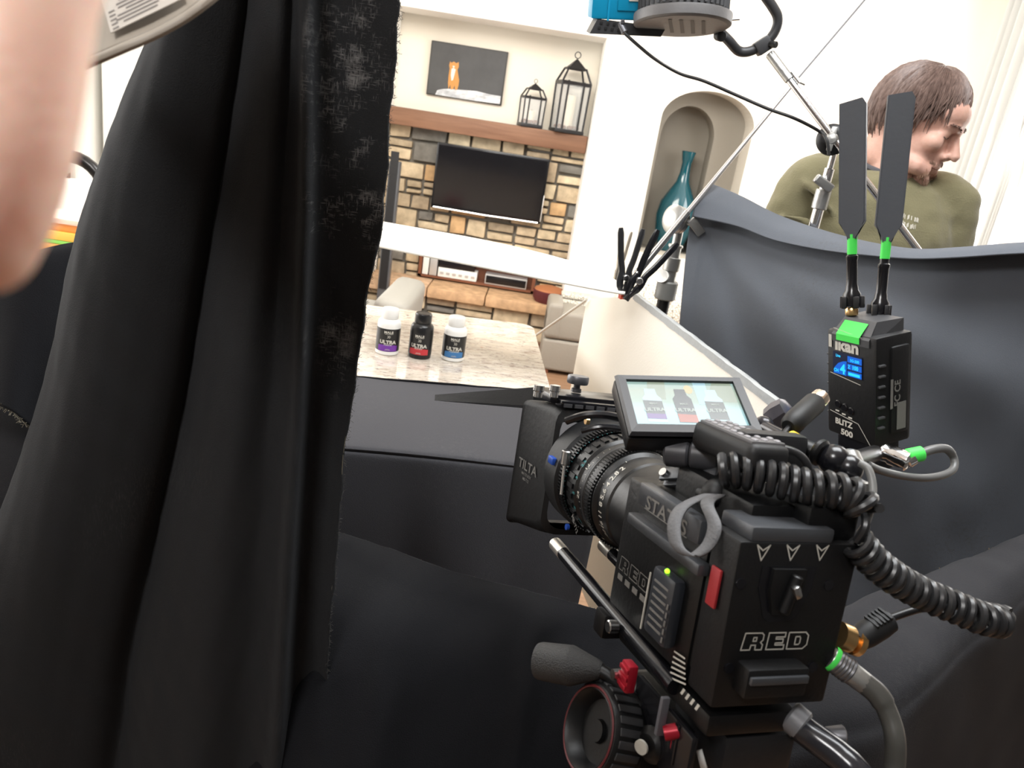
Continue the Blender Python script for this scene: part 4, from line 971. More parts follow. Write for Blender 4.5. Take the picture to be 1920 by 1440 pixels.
obj('print_pattern', b, mat('grey_print', (.2, .18, .17), .6), st, world=True, smooth=0)
b = MB(); x = .024
while x < .042: w_ = rr2.choice((.0004, .0007, .001)); b.box((x, .034, .0005), (w_, .012, .0002), FS); x += w_ + rr2.choice((.0005, .0008))
obj('barcode_pattern', b, black, st, world=True, smooth=0)

# ================================================================ the film camera and its fittings
RM = Matrix.Translation(P(1455, 1150, .58)) @ Matrix.Rotation(radians(19.8), 4, 'Z') @ Matrix.Rotation(radians(-10), 4, 'X') @ Matrix.Rotation(radians(3), 4, 'Y')
RI = RM.inverted()
def rl(px, py, ax, val):
    """picture point on the camera's own plane ax = val, in the camera's own axes (x right, y towards the lens, z up)"""
    o = RI @ CAM; q = RI.to_3x3() @ ray(px, py); return o + q * ((val - o[ax]) / q[ax])
def rp(px, py, d): return RI @ P(px, py, d)
BACK = lambda x, z, y=-.0085: Matrix(((1, 0, 0, x), (0, 0, -1, y), (0, 1, 0, z), (0, 0, 0, 1)))      # lettering plane facing the operator
LEFT = lambda y, z, x=-.0505: Matrix(((0, 0, -1, x), (-1, 0, 0, y), (0, 1, 0, z), (0, 0, 0, 1)))     # lettering plane facing the camera's left
body_m = mat('camera_body', (.004, .0042, .0047), .40, 0, .35, (260, .08)); plate_m = mat('battery_plate_grey', (.006, .006, .0065), .5, 0, .35, (300, .08))
slate = mat('slate_metal', (.075, .079, .087), .34, .35, .5, (200, .04))
cc = thing('film_camera', 'black film camera body with RED lettering on its battery plate, seen from behind', 'film camera', RM)
b = MB(); b.box((.003, .098, -.008), (.104, .138, .124), None, .004); bd = obj('body', b, body_m, cc)
b = MB(); b.box((.004, .030, -.004), (.100, .012, .110), None, .003); obj('module_gap', b, blackrub, cc)
# battery plate, slightly tapered
b = MB(); _, fs = b.box((.004, .009, -.006), (.108, .034, .130), None, .003)
for v in b.bm.verts:
    if v.co.z < 0: v.co.x = .004 + (v.co.x - .004) * (1 + v.co.z * .6)
bp_ = obj('battery_plate', b, plate_m, cc)
b = MB(); b.box((-.004, .013, .064), (.074, .040, .012), None, .0035); obj('top_bevel', b, slate, cc, label='bright bevelled top edge')
# raised V mount with its slot
z0 = rl(1470, 1165, 1, -.008).z; z1 = rl(1470, 1062, 1, -.008).z; xc = rl(1470, 1110, 1, -.008).x
b = MB(); vq = [(-.024, z1), (-.024, z1 - .016), (-.015, z0 + .004), (-.010, z0), (.010, z0), (.015, z0 + .004), (.024, z1 - .016), (.024, z1)]
b.add([(xc + x, y, z) for y in (-.0087, -.004) for x, z in vq], [tuple(range(8))] + [(i, (i + 1) % 8, 8 + (i + 1) % 8, 8 + i) for i in range(8)]); vs_ = obj('mount_recess', b, blackgloss, bp_, smooth=0)
b = MB(); vq = [(-.0155, z1 - .001), (-.0155, z1 - .018), (-.010, z0 + .007), (.006, z0 + .007), (.013, z1 - .016), (.0135, z1 - .001)]
b.add([(xc + x, y, z) for y in (-.0118, -.0087) for x, z in vq], [tuple(range(6)), tuple(range(6, 12))[::-1]] + [(i, (i + 1) % 6, 6 + (i + 1) % 6, 6 + i) for i in range(6)]); obj('mount_tongue', b, plate_m, bp_, smooth=0)
pa = rl(1497, 1080, 1, -.015); pb = rl(1468, 1150, 1, -.015); b = MB(); b.cyl(pa, pb, .0042, n=14, bev=.001); obj('locking_pin', b, black, bp_)
pt = pa.lerp(pb, .36); b = MB(); b.box((0, 0, 0), (.006, .006, .010), Matrix.Translation(pt + V((0, -.004, 0))) @ Matrix.Rotation(-.5, 4, 'Y'), .002); obj('pin_tip', b, steel, bp_)
for px, py in ((1388, 1094), (1553, 1097), (1366, 1252), (1523, 1250)):
    q = rl(px, py, 1, -.008); b = MB(); b.cyl((q.x, -.0092, q.z), (q.x, -.007, q.z), .0042, n=20); obj('screw_hole', b, blackgloss, bp_)
def strokes(mb, segs, M, w_=.0011):
    for pl in segs:
        for (x0, y0), (x1, y1) in zip(pl, pl[1:]):
            d = V((x1 - x0, y1 - y0, 0)); L_ = d.length
            if L_ < 1e-6: continue
            n = V((-d.y, d.x, 0)) * (w_ / 2 / L_); e = d * (w_ / 2 / L_); a = V((x0, y0, 0)) - e; c = V((x1, y1, 0)) + e
            mb.add([a - n, c - n, c + n, a + n], [(0, 1, 2, 3)], M)
b = MB()
for px in (1430, 1485, 1540):
    q = rl(px, 1036, 1, -.0085); strokes(b, [[(-.0055, .0055), (0, -.006), (.0055, .0055), (0, .0015), (-.0055, .0055)]], BACK(q.x, q.z), .0010)
obj('arrow_pattern', b, ink, bp_, smooth=0)
def red_logo(mb, M, s, w_):
    R_ = [[(0, 0), (.12, 1), (1.22, 1), (1.36, .88), (1.36, .58), (1.22, .44), (1.38, .3), (1.36, 0), (.92, 0), (.92, .28), (.62, .28), (.58, 0), (0, 0)], [(.70, .52), (.72, .74), (.92, .74), (.92, .52), (.70, .52)]]
    E_ = [[(1.66, 0), (1.70, 1), (2.82, 1), (2.82, .74), (2.22, .74), (2.22, .62), (2.72, .62), (2.72, .38), (2.22, .38), (2.22, .26), (2.84, .26), (2.84, 0), (1.66, 0)]]
    D_ = [[(3.06, 0), (3.06, 1), (4.2, 1), (4.42, .8), (4.42, .24), (4.16, 0), (3.06, 0)], [(3.56, .26), (3.56, .74), (3.84, .74), (3.90, .64), (3.90, .36), (3.82, .26), (3.56, .26)]]
    for pl in R_ + E_ + D_: strokes(mb, [[((x - 2.21) * s, (y - .5) * s) for x, y in pl]], M, w_)
q = rl(1454, 1202, 1, -.0085); b = MB(); red_logo(b, BACK(q.x, q.z), .0133, .0010); obj('logo_lettering', b, ink, bp_, smooth=0)
q0 = rl(1400, 1256, 1, -.02); q1 = rl(1503, 1310, 1, -.02); b = MB(); b.box(((q0.x + q1.x) / 2, -.014, (q0.z + q1.z) / 2 + .002), (q1.x - q0.x, .018, q0.z - q1.z - .002), None, .003); lt = obj('battery_latch', b, plate_m, bp_)
b = MB(); b.box(((q0.x + q1.x) / 2, -.0235, q0.z - .007), (q1.x - q0.x - .004, .004, .006), None, .001); obj('latch_lip', b, slate, lt)
# top blocks
q0 = rl(1522, 952, 1, .0); q1 = rl(1602, 1016, 1, .0); b = MB(); b.box(((q0.x + q1.x) / 2, .018, (q0.z + q1.z) / 2), (q1.x - q0.x, .036, q0.z - q1.z), None, .003); cb = obj('connector_block', b, body_m, cc)
q = rl(1552, 996, 1, 0); b = MB(); b.cyl((q.x, -.001, q.z), (q.x, -.0022, q.z), .0026, n=14); obj('gold_contact', b, gold, cb)
# left side: rail with lettering, lower rail, side grip
a = rl(1203, 912, 0, -.053); c = rl(1318, 985, 0, -.053)
b = MB(); b.box((-.049, (a.y + c.y) / 2, .048), (.012, a.y - c.y, .020), None, .0025); rl_ = obj('side_rail', b, slate, cc)
b = MB(); b.text('STATES', .0165, LEFT((a.y + c.y) / 2, .0395, -.0556), .02, 'C', None, 1.25); b.box((-.0553, (a.y + c.y) / 2, .0385), (.0006, .07, .0006)); obj('lettering', b, inkdim, rl_, smooth=0)
a = rl(1180, 972, 0, -.056); c = rl(1318, 1052, 0, -.056)
b = MB(); b.box((-.053, (a.y + c.y) / 2, .023), (.012, a.y - c.y, .010), None, .003); obj('lower_rail', b, slate, cc, label='grey metal side rail')
b = MB(); q = rl(1265, 1070, 0, -.056); b.box((-.054, .066, -.026), (.012, .036, .058), None, .005); sg = obj('side_keypad', b, mat('keypad_grey', (.030, .034, .042), .32), cc)
b = MB()
for j in range(7): b.box((-.0602, .066, -.045 + j * .0062), (.0006, .022, .0018))
for j in range(5): b.box((-.0603, .0515, -.048 + j * .007), (.0006, .002, .0045))
obj('print_pattern', b, inkdim, sg, smooth=0)
b = MB(); b.box((-.0605, .0845, -.030), (.001, .0012, .050)); obj('edge_line', b, ink, sg)
q = rl(1251, 1071, 0, -.0565); b = MB(); b.sphere(q, .0022, None, 10, 6); obj('status_light', b, mat('green_led', (.1, .8, .05), .3, 0, .5, None, None, 0, (.35, 1, .02), 2.5), cc, label='small glowing green status light')
qa = rl(1188, 1076, 0, -.0505); b = MB(); red_logo(b, LEFT(qa.y, qa.z), .0125, .0008)
for j in range(4): b.box((-.0506, qa.y + .022 - j * .0145, qa.z - .013), (.0006, .009, .005))
obj('side_lettering', b, inkdim, cc, smooth=0)
q = rl(1340, 1112, 0, -.0515); b = MB(); b.box((-.0512, .011, .016), (.0025, .012, .030), None, .001); obj('red_sticker', b, mat('red_sticker', (.36, .025, .03), .45), cc, label='small red sticker on the left side')
q = rl(1273, 1265, 0, -.0505); b = MB()
for j in range(6): b.add([(-.0506, q.y + .012, q.z - .010 + j * .0045), (-.0506, q.y + .012, q.z - .0085 + j * .0045), (-.0506, q.y - .004 - .0014 * (5 - j), q.z - .001 + j * .0035), (-.0506, q.y - .004 - .0014 * (5 - j), q.z - .0025 + j * .0035)], [(0, 1, 2, 3)])
for j in range(4): b.add([(-.0506, q.y - .006 - j * .007, q.z - .012), (-.0506, q.y - .009 - j * .007, q.z - .012), (-.0506, q.y - .012 - j * .007, q.z - .006), (-.0506, q.y - .009 - j * .007, q.z - .006)], [(0, 1, 2, 3)])
obj('stripe_pattern', b, ink, cc, smooth=0)
# right side sockets
for py in (1068, 1098):
    q = rl(1598, py, 1, .02); b = MB(); F = axis_frame((.050, .020, q.z), (.058, .012, q.z)); b.lathe([(.0075, -.004), (.0085, .004), (.0085, .010), (.0055, .010), (.0055, .004), (0, .004)], F, 20); b.cyl(F @ V((0, 0, .004)), F @ V((0, 0, .011)), .002, n=8); obj('socket', b, steel, cc, label='chrome ringed socket')
b = MB(); b.box((.056, .05, .0), (.008, .06, .09), None, .002); obj('right_panel', b, body_m, cc)
# handle mount between the body and the monitor, with its lettering
b = MB(); b.box((.004, .072, .066), (.060, .11, .026), None, .004); obj('top_plate', b, body_m, cc)
qa = rp(1448, 876, .615); b = MB(); b.box((qa.x + .002, qa.y + .010, qa.z + .008), (.062, .018, .038), None, .006); tm = obj('handle_mount', b, darkgrey, cc)
b = MB(); b.text('RED', .0125, BACK(qa.x + .002, qa.z - .004, qa.y + .0008), .06, 'C', None, 1.5); obj('lettering', b, ink, tm, smooth=0)
b = MB(); b.cyl((qa.x + .002, qa.y - .0005, qa.z + .018), (qa.x + .002, qa.y + .004, qa.z + .018), .0022, n=12); obj('screw', b, steel, tm)
qa = rp(1240, 890, .70); qb = rp(1345, 884, .655); b = MB(); F = frame_from((qa + qb) / 2, qb - qa, (0, 1, .2)); ln = (qb - qa).length
b.box((0, 0, 0), (ln, .012, .004), F, .0015); b.box((0, -.002, -.010), (ln * .96, .014, .012), F, .002); br = obj('slide_bracket', b, slate, cc)
b = MB(); b.cyl(F @ V((-ln * .42, 0, .002)), F @ V((-ln * .42, 0, .005)), .004, n=14); obj('bracket_screw', b, steel, br)

# top handle with its studded grip
GZ = .122
c1 = rl(1338, 792, 2, GZ); c2 = rl(1412, 840, 2, GZ); c3 = rl(1376, 793, 2, GZ); c4 = rl(1468, 836, 2, GZ)
gx0 = (c1.x + c2.x) / 2; gx1 = (c3.x + c4.x) / 2; gy1 = (c1.y + c3.y) / 2; gy0 = (c2.y + c4.y) / 2 + .010
HM = RM @ Matrix.Translation(((gx0 + gx1) / 2, (gy0 + gy1) / 2, GZ)); gw = gx1 - gx0; gl = gy1 - gy0
t = thing('top_handle', 'black handle with a studded grey grip, just above the coiled cable on the film camera', 'handle', HM)
b = MB(); b.box((0, 0, -.012), (gw + .006, gl + .012, .024), None, .008, 3); obj('grip_body', b, blackrub, t)
b = MB(); b.box((0, 0, -.0005), (gw, gl, .004), None, .0015); gp = obj('grip_pad', b, mat('grip_pad_grey', (.10, .097, .10), .5), t)
b = MB(); ni = max(int(gl / .0085), 4); nj = max(int(gw / .0085), 3)
for i in range(ni):
    for j in range(nj): b.sphere((-gw / 2 + (j + .5) * gw / nj, -gl / 2 + (i + .5) * gl / ni + (j % 2) * .002, .0015), (.0030, .0034, .0016), None, 8, 5)
obj('stud_pattern', b, mat('stud_grey', (.24, .23, .24), .35), gp)

# lens
def along(y, x=0, z=.006): return Matrix(((1, 0, 0, x), (0, 0, 1, y), (0, -1, 0, z), (0, 0, 0, 1)))      # local z -> the camera's y
lens_m = mat('lens_black', (.006, .0062, .0068), .40, 0, .5, (200, .04))
LZ = .010
ln_ = thing('cinema_lens', 'black cinema lens with geared rings and white aperture numbers on the film camera', 'lens', RM)
b = MB(); b.lathe([(.040, .160), (.046, .165), (.047, .200), (.0485, .203), (.0485, .224), (.052, .228), (.052, .246), (.0535, .250), (.0535, .262), (.056, .266), (.056, .300), (.058, .304), (.058, .330), (.054, .334), (.050, .345)], along(0, 0, LZ), 64); obj('barrel', b, lens_m, ln_, smooth=16)
def gear(mb, y0, y1, r, n, h):
    for i in range(n):
        a = 2 * pi * i / n; F = along(0, 0, LZ) @ Matrix.Rotation(a, 4, 'Z') @ Matrix.Translation((r, 0, (y0 + y1) / 2)); mb.box((h / 2, 0, 0), (h, r * 2 * pi / n * .5, y1 - y0), F)
b = MB(); b.lathe([(.053, .231), (.053, .243)], along(0, 0, LZ), 64, cap=False); gear(b, .2315, .2425, .053, 96, .0024); obj('iris_gear', b, black, ln_)
b = MB(); b.lathe([(.0585, .288), (.0585, .302)], along(0, 0, LZ), 64, cap=False); gear(b, .289, .301, .0585, 104, .0026); obj('focus_gear', b, black, ln_)
b = MB(); gear(b, .270, .283, .0562, 34, .0015); obj('grip_ring', b, black, ln_)
b = MB(); b.lathe([(.0522, .2475), (.0538, .2525)], along(0, 0, LZ), 64, cap=False); obj('bright_ring', b, slate, ln_)
def ringtext(mb, s, ang, y, r, size, sgn=1):
    """a word round the barrel; ang in degrees from the camera's left (-x), rising upwards"""
    a = radians(ang); n = V((-cos(a), 0, sin(a))); tdir = V((sin(a), 0, cos(a))); x = tdir * sgn; yv = n.cross(x)
    M = Matrix((x, yv, n)).transposed().to_4x4(); M.translation = V((0, y, LZ)) + n * r; mb.text(s, size, M, .02)
b = MB()
for i, s_ in enumerate(('22', '16', '11', '8', '5.6', '4', '2.8', '2')): ringtext(b, s_, -38 + i * 12.5, .2125, .0488, .0095)
for ang in (-30, 22, 60): ringtext(b, 'I', ang, .222, .0526 if False else .0488, .006)
ringtext(b, '5', -50, .212, .0488, .0075); ringtext(b, '12', 28, .258, .0538, .008); ringtext(b, '24', -6, .258, .0538, .008)
for i in range(14): ringtext(b, 'I', -45 + i * 8, .2555, .0537, .0032)
obj('aperture_numbers', b, ink, ln_, smooth=0)
b = MB()
for i, s_ in enumerate(('20', '8', '5', '3', '2.5')): ringtext(b, s_, -40 + i * 17, .2645, .0562 if i else .0562, .0068)
for i in range(26): ringtext(b, 'I', -60 + i * 5.5, .286, .0586, .003)
obj('distance_marks', b, inkcyan, ln_, smooth=0)

# matte box in front of the lens
mbx = thing('matte_box', 'square black matte box on the front of the lens, TILTA lettering on its side', 'matte box', RM)
def ring4(x0, x1, z0, z1, y): return [(x0, y, z0), (x1, y, z0), (x1, y, z1), (x0, y, z1)]
def rring(hw, z0, z1, y, r):
    out = []
    for cx_, cz_, a0 in ((hw - r, z1 - r, 0), (-hw + r, z1 - r, pi / 2), (-hw + r, z0 + r, pi), (hw - r, z0 + r, 1.5 * pi)):
        for i in range(5): a = a0 + pi / 2 * i / 4; out.append((cx_ + r * cos(a), y, cz_ + r * sin(a)))
    return out
b = MB(); prof = [rring(.052, -.062, .076, .336, .02), rring(.057, -.070, .083, .340, .02), rring(.058, -.072, .083, .352, .014), rring(.0655, -.084, .072, .420, .008), rring(.068, -.087, .071, .424, .008), rring(.064, -.082, .068, .424, .008), rring(.050, -.060, .062, .352, .012)]
n = len(prof[0]); vs = [p for r in prof for p in r]; fs = [(j * n + i, j * n + (i + 1) % n, (j + 1) * n + (i + 1) % n, (j + 1) * n + i) for j in range(len(prof) - 1) for i in range(n)]
b.add(vs, fs); b.lathe([(.059, .300), (.064, .304), (.064, .336), (.050, .338)], along(0, 0, LZ), 48); hd_ = obj('hood', b, mat('matte_box_black', (.006, .0062, .007), .55, 0, .35, (160, .08)), mbx)
pa = V((-.0585, .352, 0)); pb = V((-.066, .420, 0)); dx = (pa - pb).normalized(); nz_ = V((-1, -.1, 0)).normalized(); up = V((0, 0, 1)); 
Mt = frame_from(pa.lerp(pb, .55) + V((-.0008, 0, -.010)), dx, up)
b = MB(); b.text('TILTA', .0165, Mt, .012, 'C', None, 1.15); b.text('MATTE BOX', .0046, Mt @ Matrix.Translation((0, -.0065, 0)), .01); b.text('MB-T12', .005, Mt @ Matrix.Translation((0, -.0125, 0)), .01); obj('lettering', b, mat('pale_print', (.16, .155, .145), .5), hd_, smooth=0)
FL = RI @ P(812, 745, 1.12); BL = RI @ P(1000, 742, .985)
dfl = (FL - BL); wv = V((.150, .0, .0)); up_f = wv.cross(dfl).normalized()
b = MB(); k_ = .0018
quad_ = [BL, BL + wv, BL + wv * .98 + dfl * .75, BL + wv * .88 + dfl * .97, BL + wv * .15 + dfl, BL + dfl * .98 ]
n = len(quad_); th = [1, 1, .6, .35, .35, .35]
b.add([p + up_f * .011 * t_ for p, t_ in zip(quad_, th)] + [p - up_f * .013 * t_ for p, t_ in zip(quad_, th)], [tuple(range(n)), tuple(range(n, 2 * n))[::-1]] + [(i, (i + 1) % n, n + (i + 1) % n, n + i) for i in range(n)]); obj('top_flag', b, black, mbx, smooth=0)
b = MB(); b.box((.0, .372, .088), (.13, .050, .010), None, .002); b.box((.0, .345, .085), (.112, .02, .008), None, .002); tr = obj('filter_tray', b, blackgloss, mbx)
b = MB()
for j in range(8): b.box((-.048 + j * .0135, .3345, .084), (.010, .002, .004))
obj('tooth_pattern', b, midgrey, tr)
q = rl(1080, 735, 2, .094); b = MB(); b.lathe([(.006, 0), (.006, .004), (.004, .005), (.004, .009), (.012, .010), (.0128, .012), (.0128, .018), (.012, .0195), (0, .0195)], Matrix.Translation(q), 28); obj('knurled_knob', b, midgrey, mbx)
for px in (1008, 1038):
    q = rl(px, 744, 2, .094); b = MB(); b.lathe([(.005, 0), (.005, .006), (.006, .007), (.006, .013), (0, .014)], Matrix.Translation(q), 20); obj('screw', b, steel, mbx)
qa = rl(1061, 858, 0, -.060); b = MB(); b.cyl(qa + V((0, 0, -.008)), qa + V((0, 0, .008)), .0055, n=18, bev=.001); sc_ = obj('side_screw', b, steel, mbx)
b = MB(); b.cyl(qa + V((0, 0, -.008)), qa + V((0, -.004, -.040)), .002, n=8); obj('screw_stem', b, steel, sc_)
qa = rl(1036, 863, 0, -.063); b = MB(); b.box(qa, (.006, .014, .008), None, .001); obj('blue_lock', b, bluem, mbx, label='small blue locking tab')
qa = rl(1066, 988, 0, -.052); b = MB(); b.cyl(qa, qa + V((-.003, 0, 0)), .0034, n=14); obj('blue_lock', b, bluem, mbx)
qa = rl(1076, 985, 0, -.0525); b = MB(); b.text('MB-T12', .007, Matrix.Translation(qa) @ LEFT(0, 0, 0) @ Matrix.Rotation(-.6, 4, 'Z'), .02); obj('ring_lettering', b, inkdim, mbx, smooth=0)
qa = rl(1110, 790, 2, .083); b = MB(); b.tube(spl([qa + V((-.02, .02, -.006)), qa + V((-.006, .008, .004)), qa + V((.012, 0, .008)), qa + V((.03, -.004, .007))], 14), .0042, 8); b.tube(spl([qa + V((-.008, .004, -.012)), qa + V((.008, -.006, -.004)), qa + V((.03, -.012, -.003))], 10), .003, 8); clp = obj('lock_lever', b, blackgloss, mbx)
qa = rl(1104, 790, 0, -.046); b = MB(); b.cyl(qa, qa + V((-.004, 0, 0)), .0036, n=12); obj('brass_screw', b, gold, mbx)

# rods under the lens
t = thing('support_rods', 'pair of steel tipped lens support rods under the cinema lens', 'rods', RM)
for x in (-.047, .013):
    b = MB(); b.cyl((x, .04, -.082), (x, .285, -.071), .0075, n=20); rd = obj('rod', b, blackgloss, t)
    b = MB(); b.cyl((x, .285, -.071), (x, .312, -.070), .0076, n=20, bev=.001); obj('rod_tip', b, mat('bright_alloy', (.75, .72, .66), .3, .8), rd)
b = MB(); b.box((-.017, .16, -.088), (.085, .022, .024), None, .004); obj('rod_bridge', b, black, t)
b = MB(); qa = rl(1150, 1175, 0, -.06); b.cyl(qa + V((.004, 0, 0)), qa + V((-.006, 0, 0)), .006, n=16, bev=.001); obj('rod_screw', b, steel, t)

# touch monitor
w_, h_ = .122, .078
MM = Matrix(((.986, .033, -.166, .160), (.141, .382, .913, .662), (.094, -.924, .372, 1.328), (0, 0, 0, 1)))
t = thing('touch_monitor', 'small monitor on the film camera showing the three bottles', 'monitor', MM)
b = MB(); hw = w_ / 2; hh_ = h_ / 2
b.box((0, .0095, 0), (w_, .016, h_), None, .003); ms = obj('housing', b, black, t)
fr_ = mat('bezel_grey', (.018, .0175, .02), .45)
b = MB(); ix, iz, iz0 = hw - .0095, hh_ - .0065, -hh_ + .0125
for a_, c_ in ((( -hw, hh_), (-ix, iz)), ): pass
O = [(-hw, -hh_), (hw, -hh_), (hw, hh_), (-hw, hh_)]; I = [(-ix, iz0), (ix, iz0), (ix, iz), (-ix, iz)]
b.add([(x, -.002, z) for x, z in O] + [(x, -.0055, z) for x, z in [(-hw + .002, -hh_ + .002), (hw - .002, -hh_ + .002), (hw - .002, hh_ - .002), (-hw + .002, hh_ - .002)]] + [(x, -.0045, z) for x, z in I] + [(x, -.001, z) for x, z in I], [(k * 4 + i, k * 4 + (i + 1) % 4, k * 4 + 4 + (i + 1) % 4, k * 4 + 4 + i) for k in range(3) for i in range(4)]); obj('bezel', b, fr_, t, smooth=0)
def screen_mat(name, c, s=1.0): return mat(name, (.02, .02, .02), .25, 0, .4, None, None, 0, c, s)
sm = mat('screen_picture', (.01, .01, .01), .2, 0, .4, None, None, 0, (.5, .7, .65), .85); N, L, bs = nodes_of(sm)
tc = N.new('ShaderNodeTexCoord'); sp = N.new('ShaderNodeSeparateXYZ'); L.new(tc.outputs['Object'], sp.inputs[0])
r1 = N.new('ShaderNodeMapRange'); r1.inputs[1].default_value = iz0; r1.inputs[2].default_value = iz; L.new(sp.outputs[2], r1.inputs[0])
cr_ = N.new('ShaderNodeValToRGB'); L.new(r1.outputs[0], cr_.inputs[0]); e = cr_.color_ramp.elements; e[0].position = 0; e[0].color = (.36, .66, .72, 1); e[1].position = 1; e[1].color = (.42, .62, .58, 1)
for p_, c_ in ((.38, (.52, .78, .80, 1)), (.55, (.45, .60, .50, 1)), (.8, (.52, .62, .50, 1))): x_ = e.new(p_); x_.color = c_
L.new(cr_.outputs[0], bs.inputs['Emission Color'])
b = MB(); b.add([(x, -.0012, z) for x, z in I], [(0, 1, 2, 3)]); scn = obj('screen', b, sm, t, smooth=0)
def sp_(u, v, y): return V((-ix + 2 * ix * u, y, iz0 + (iz - iz0) * v))
def spoly(mb, pts, y): mb.add([sp_(u, v, y) for u, v in pts], [tuple(range(len(pts)))])
def disc(mb, u, v, ru, rv, y, n=20): spoly(mb, [(u + ru * cos(2 * pi * i / n), v + rv * sin(2 * pi * i / n)) for i in range(n)], y)
def picture(name, c, parts, y, s=.85):
    b = MB()
    for f in parts: f(b, y)
    obj(name, b, screen_mat('pix_' + name, c, s), scn, smooth=0)
picture('pictured_shade', (.40, .47, .36), [lambda b, y: spoly(b, [(.16, .62), (.33, .60), (.36, 1), (.2, 1)], y)], -.00125)
picture('pictured_wall', (.40, .47, .36), [lambda b, y: spoly(b, [(.70, .58), (.98, .56), (.98, 1), (.80, 1)], y)], -.00125)
picture('pictured_glow', (.78, .62, .30), [lambda b, y: disc(b, .56, .84, .04, .10, y)], -.0013)
picture('pictured_column', (.50, .76, .86), [lambda b, y: spoly(b, [(.62, .5), (.72, .5), (.74, 1), (.62, 1)], y)], -.0013)
bot = lambda u: [(u - .085, .10), (u + .085, .09), (u + .085, .62), (u + .055, .70), (u + .05, .84), (u - .05, .84), (u - .055, .70), (u - .085, .62)]
for u in (.20, .76): picture('pictured_white_bottle', (.60, .82, .88), [lambda b, y: spoly(b, bot(u), y)], -.0014)
picture('pictured_black_bottle', (.09, .10, .10), [lambda b, y: spoly(b, bot(.475), y)], -.0015)
for u in (.20, .76): picture('pictured_label', (.13, .15, .14), [lambda b, y: spoly(b, [(u - .085, .17), (u + .085, .16), (u + .085, .56), (u - .085, .575)], y)], -.0015)
picture('pictured_purple_band', (.20, .11, .36), [lambda b, y: spoly(b, [(.115, .17), (.285, .16), (.285, .27), (.115, .28)], y)], -.0016)
picture('pictured_red_band', (.52, .13, .08), [lambda b, y: spoly(b, [(.39, .10), (.56, .09), (.56, .26), (.39, .28)], y)], -.0016)
b = MB()
for u in (.20, .475, .76):
    p = sp_(u, .33, -.0017); b.text('ULTRA', .0062, Matrix(((1, 0, 0, p.x), (0, 0, -1, p.y), (0, 1, 0, p.z), (0, 0, 0, 1))), .03); p = sp_(u, .48, -.0017); b.text('MALE', .0030, Matrix(((1, 0, 0, p.x), (0, 0, -1, p.y), (0, 1, 0, p.z), (0, 0, 0, 1))), .02)
obj('pictured_lettering', b, screen_mat('pix_letters', (.55, .62, .55), .8), scn, smooth=0)
# hinge of the monitor
qa = P(1248, 848, .685); qb = P(1352, 858, .665)
b = MB(); b.cyl(qa, qa.lerp(qb, .45), .0125, n=24, bev=.002); b.cyl(qa.lerp(qb, .47), qb, .0135, n=24, bev=.002); obj('hinge', b, mat('hinge_grey', (.045, .045, .05), .38), t, world=True)
b = MB(); q = P(1270, 832, .69); b.box((0, 0, 0), (.034, .016, .02), Matrix.Translation(q) @ RM.to_3x3().to_4x4(), .004); obj('hinge_arm', b, darkgrey, t, world=True)

# hook and loop strap curling over the side rail
sc = rp(1300, 985, .625); pts_ = []
t = thing('cable_strap', 'grey hook and loop strap curling in a ring beside the camera rail', 'strap', RM @ Matrix.Translation(sc))
b = MB(); rows = []; nS = 44
ringp = [P(x, y, d_) for x, y, d_ in ((1348, 928, .60), (1326, 944, .59), (1340, 985, .575), (1328, 1022, .572), (1298, 1042, .574), (1270, 1024, .582), (1264, 985, .592), (1276, 955, .60), (1302, 938, .604), (1332, 927, .603))]
cw = (RM.to_3x3() @ V((.5, -.8, .25))).normalized() * .011
pp_ = spl(ringp, 50)
b.grid([[p - cw * .5 for p in pp_], [p for p in pp_], [p + cw * .5 for p in pp_]]); o = obj('strap', b, mat('strap_grey', (.12, .12, .125), .6, 0, .5, (400, .2)), t, world=True); mod_solid(o, .0016, 0)
b = MB(); q = P(1340, 925, .625); b.sphere(RI @ q, (.011, .011, .012), RM, 14, 10); obj('strap_knot', b, blackrub, t, world=True)

# wireless transmitter with two antennas
TM = None
def zrot(o, yaw, pitch, roll): return Matrix.Translation(o) @ Matrix.Rotation(radians(yaw), 4, 'Z') @ Matrix.Rotation(radians(pitch), 4, 'X') @ Matrix.Rotation(radians(roll), 4, 'Y')
TM = zrot(V((.356, .758, 1.356)), -66.25, 13.1, -8.3)
tw_, td_, th_ = .066, .045, .12
TI = TM.inverted()
def tl(px, py, y=-td_ / 2): o = TI @ CAM; q = TI.to_3x3() @ ray(px, py); return o + q * ((y - o.y) / q.y)
FR = lambda x, z, y=-td_ / 2 - .0006: Matrix(((1, 0, 0, x), (0, 0, -1, y), (0, 1, 0, z), (0, 0, 0, 1)))
SD = lambda y, z, x=tw_ / 2 + .0005: Matrix(((0, 0, 1, x), (1, 0, 0, y), (0, 1, 0, z), (0, 0, 0, 1)))
tx = thing('wireless_transmitter', 'black wireless video transmitter with a blue display and green tape, right of the monitor', 'transmitter', TM)
tb = mat('transmitter_black', (.007, .0072, .008), .45, 0, .5, (250, .06)); tb2 = mat('transmitter_grey', (.055, .056, .06), .45)
b = MB(); b.box((0, 0, -.004), (tw_, td_, th_ - .008), None, .004); b.box((.0, .006, -.004), (tw_ + .006, td_ - .022, th_ - .030), None, .004); bx_ = obj('body', b, tb, tx)
b = MB(); hw = tw_ / 2 - .008
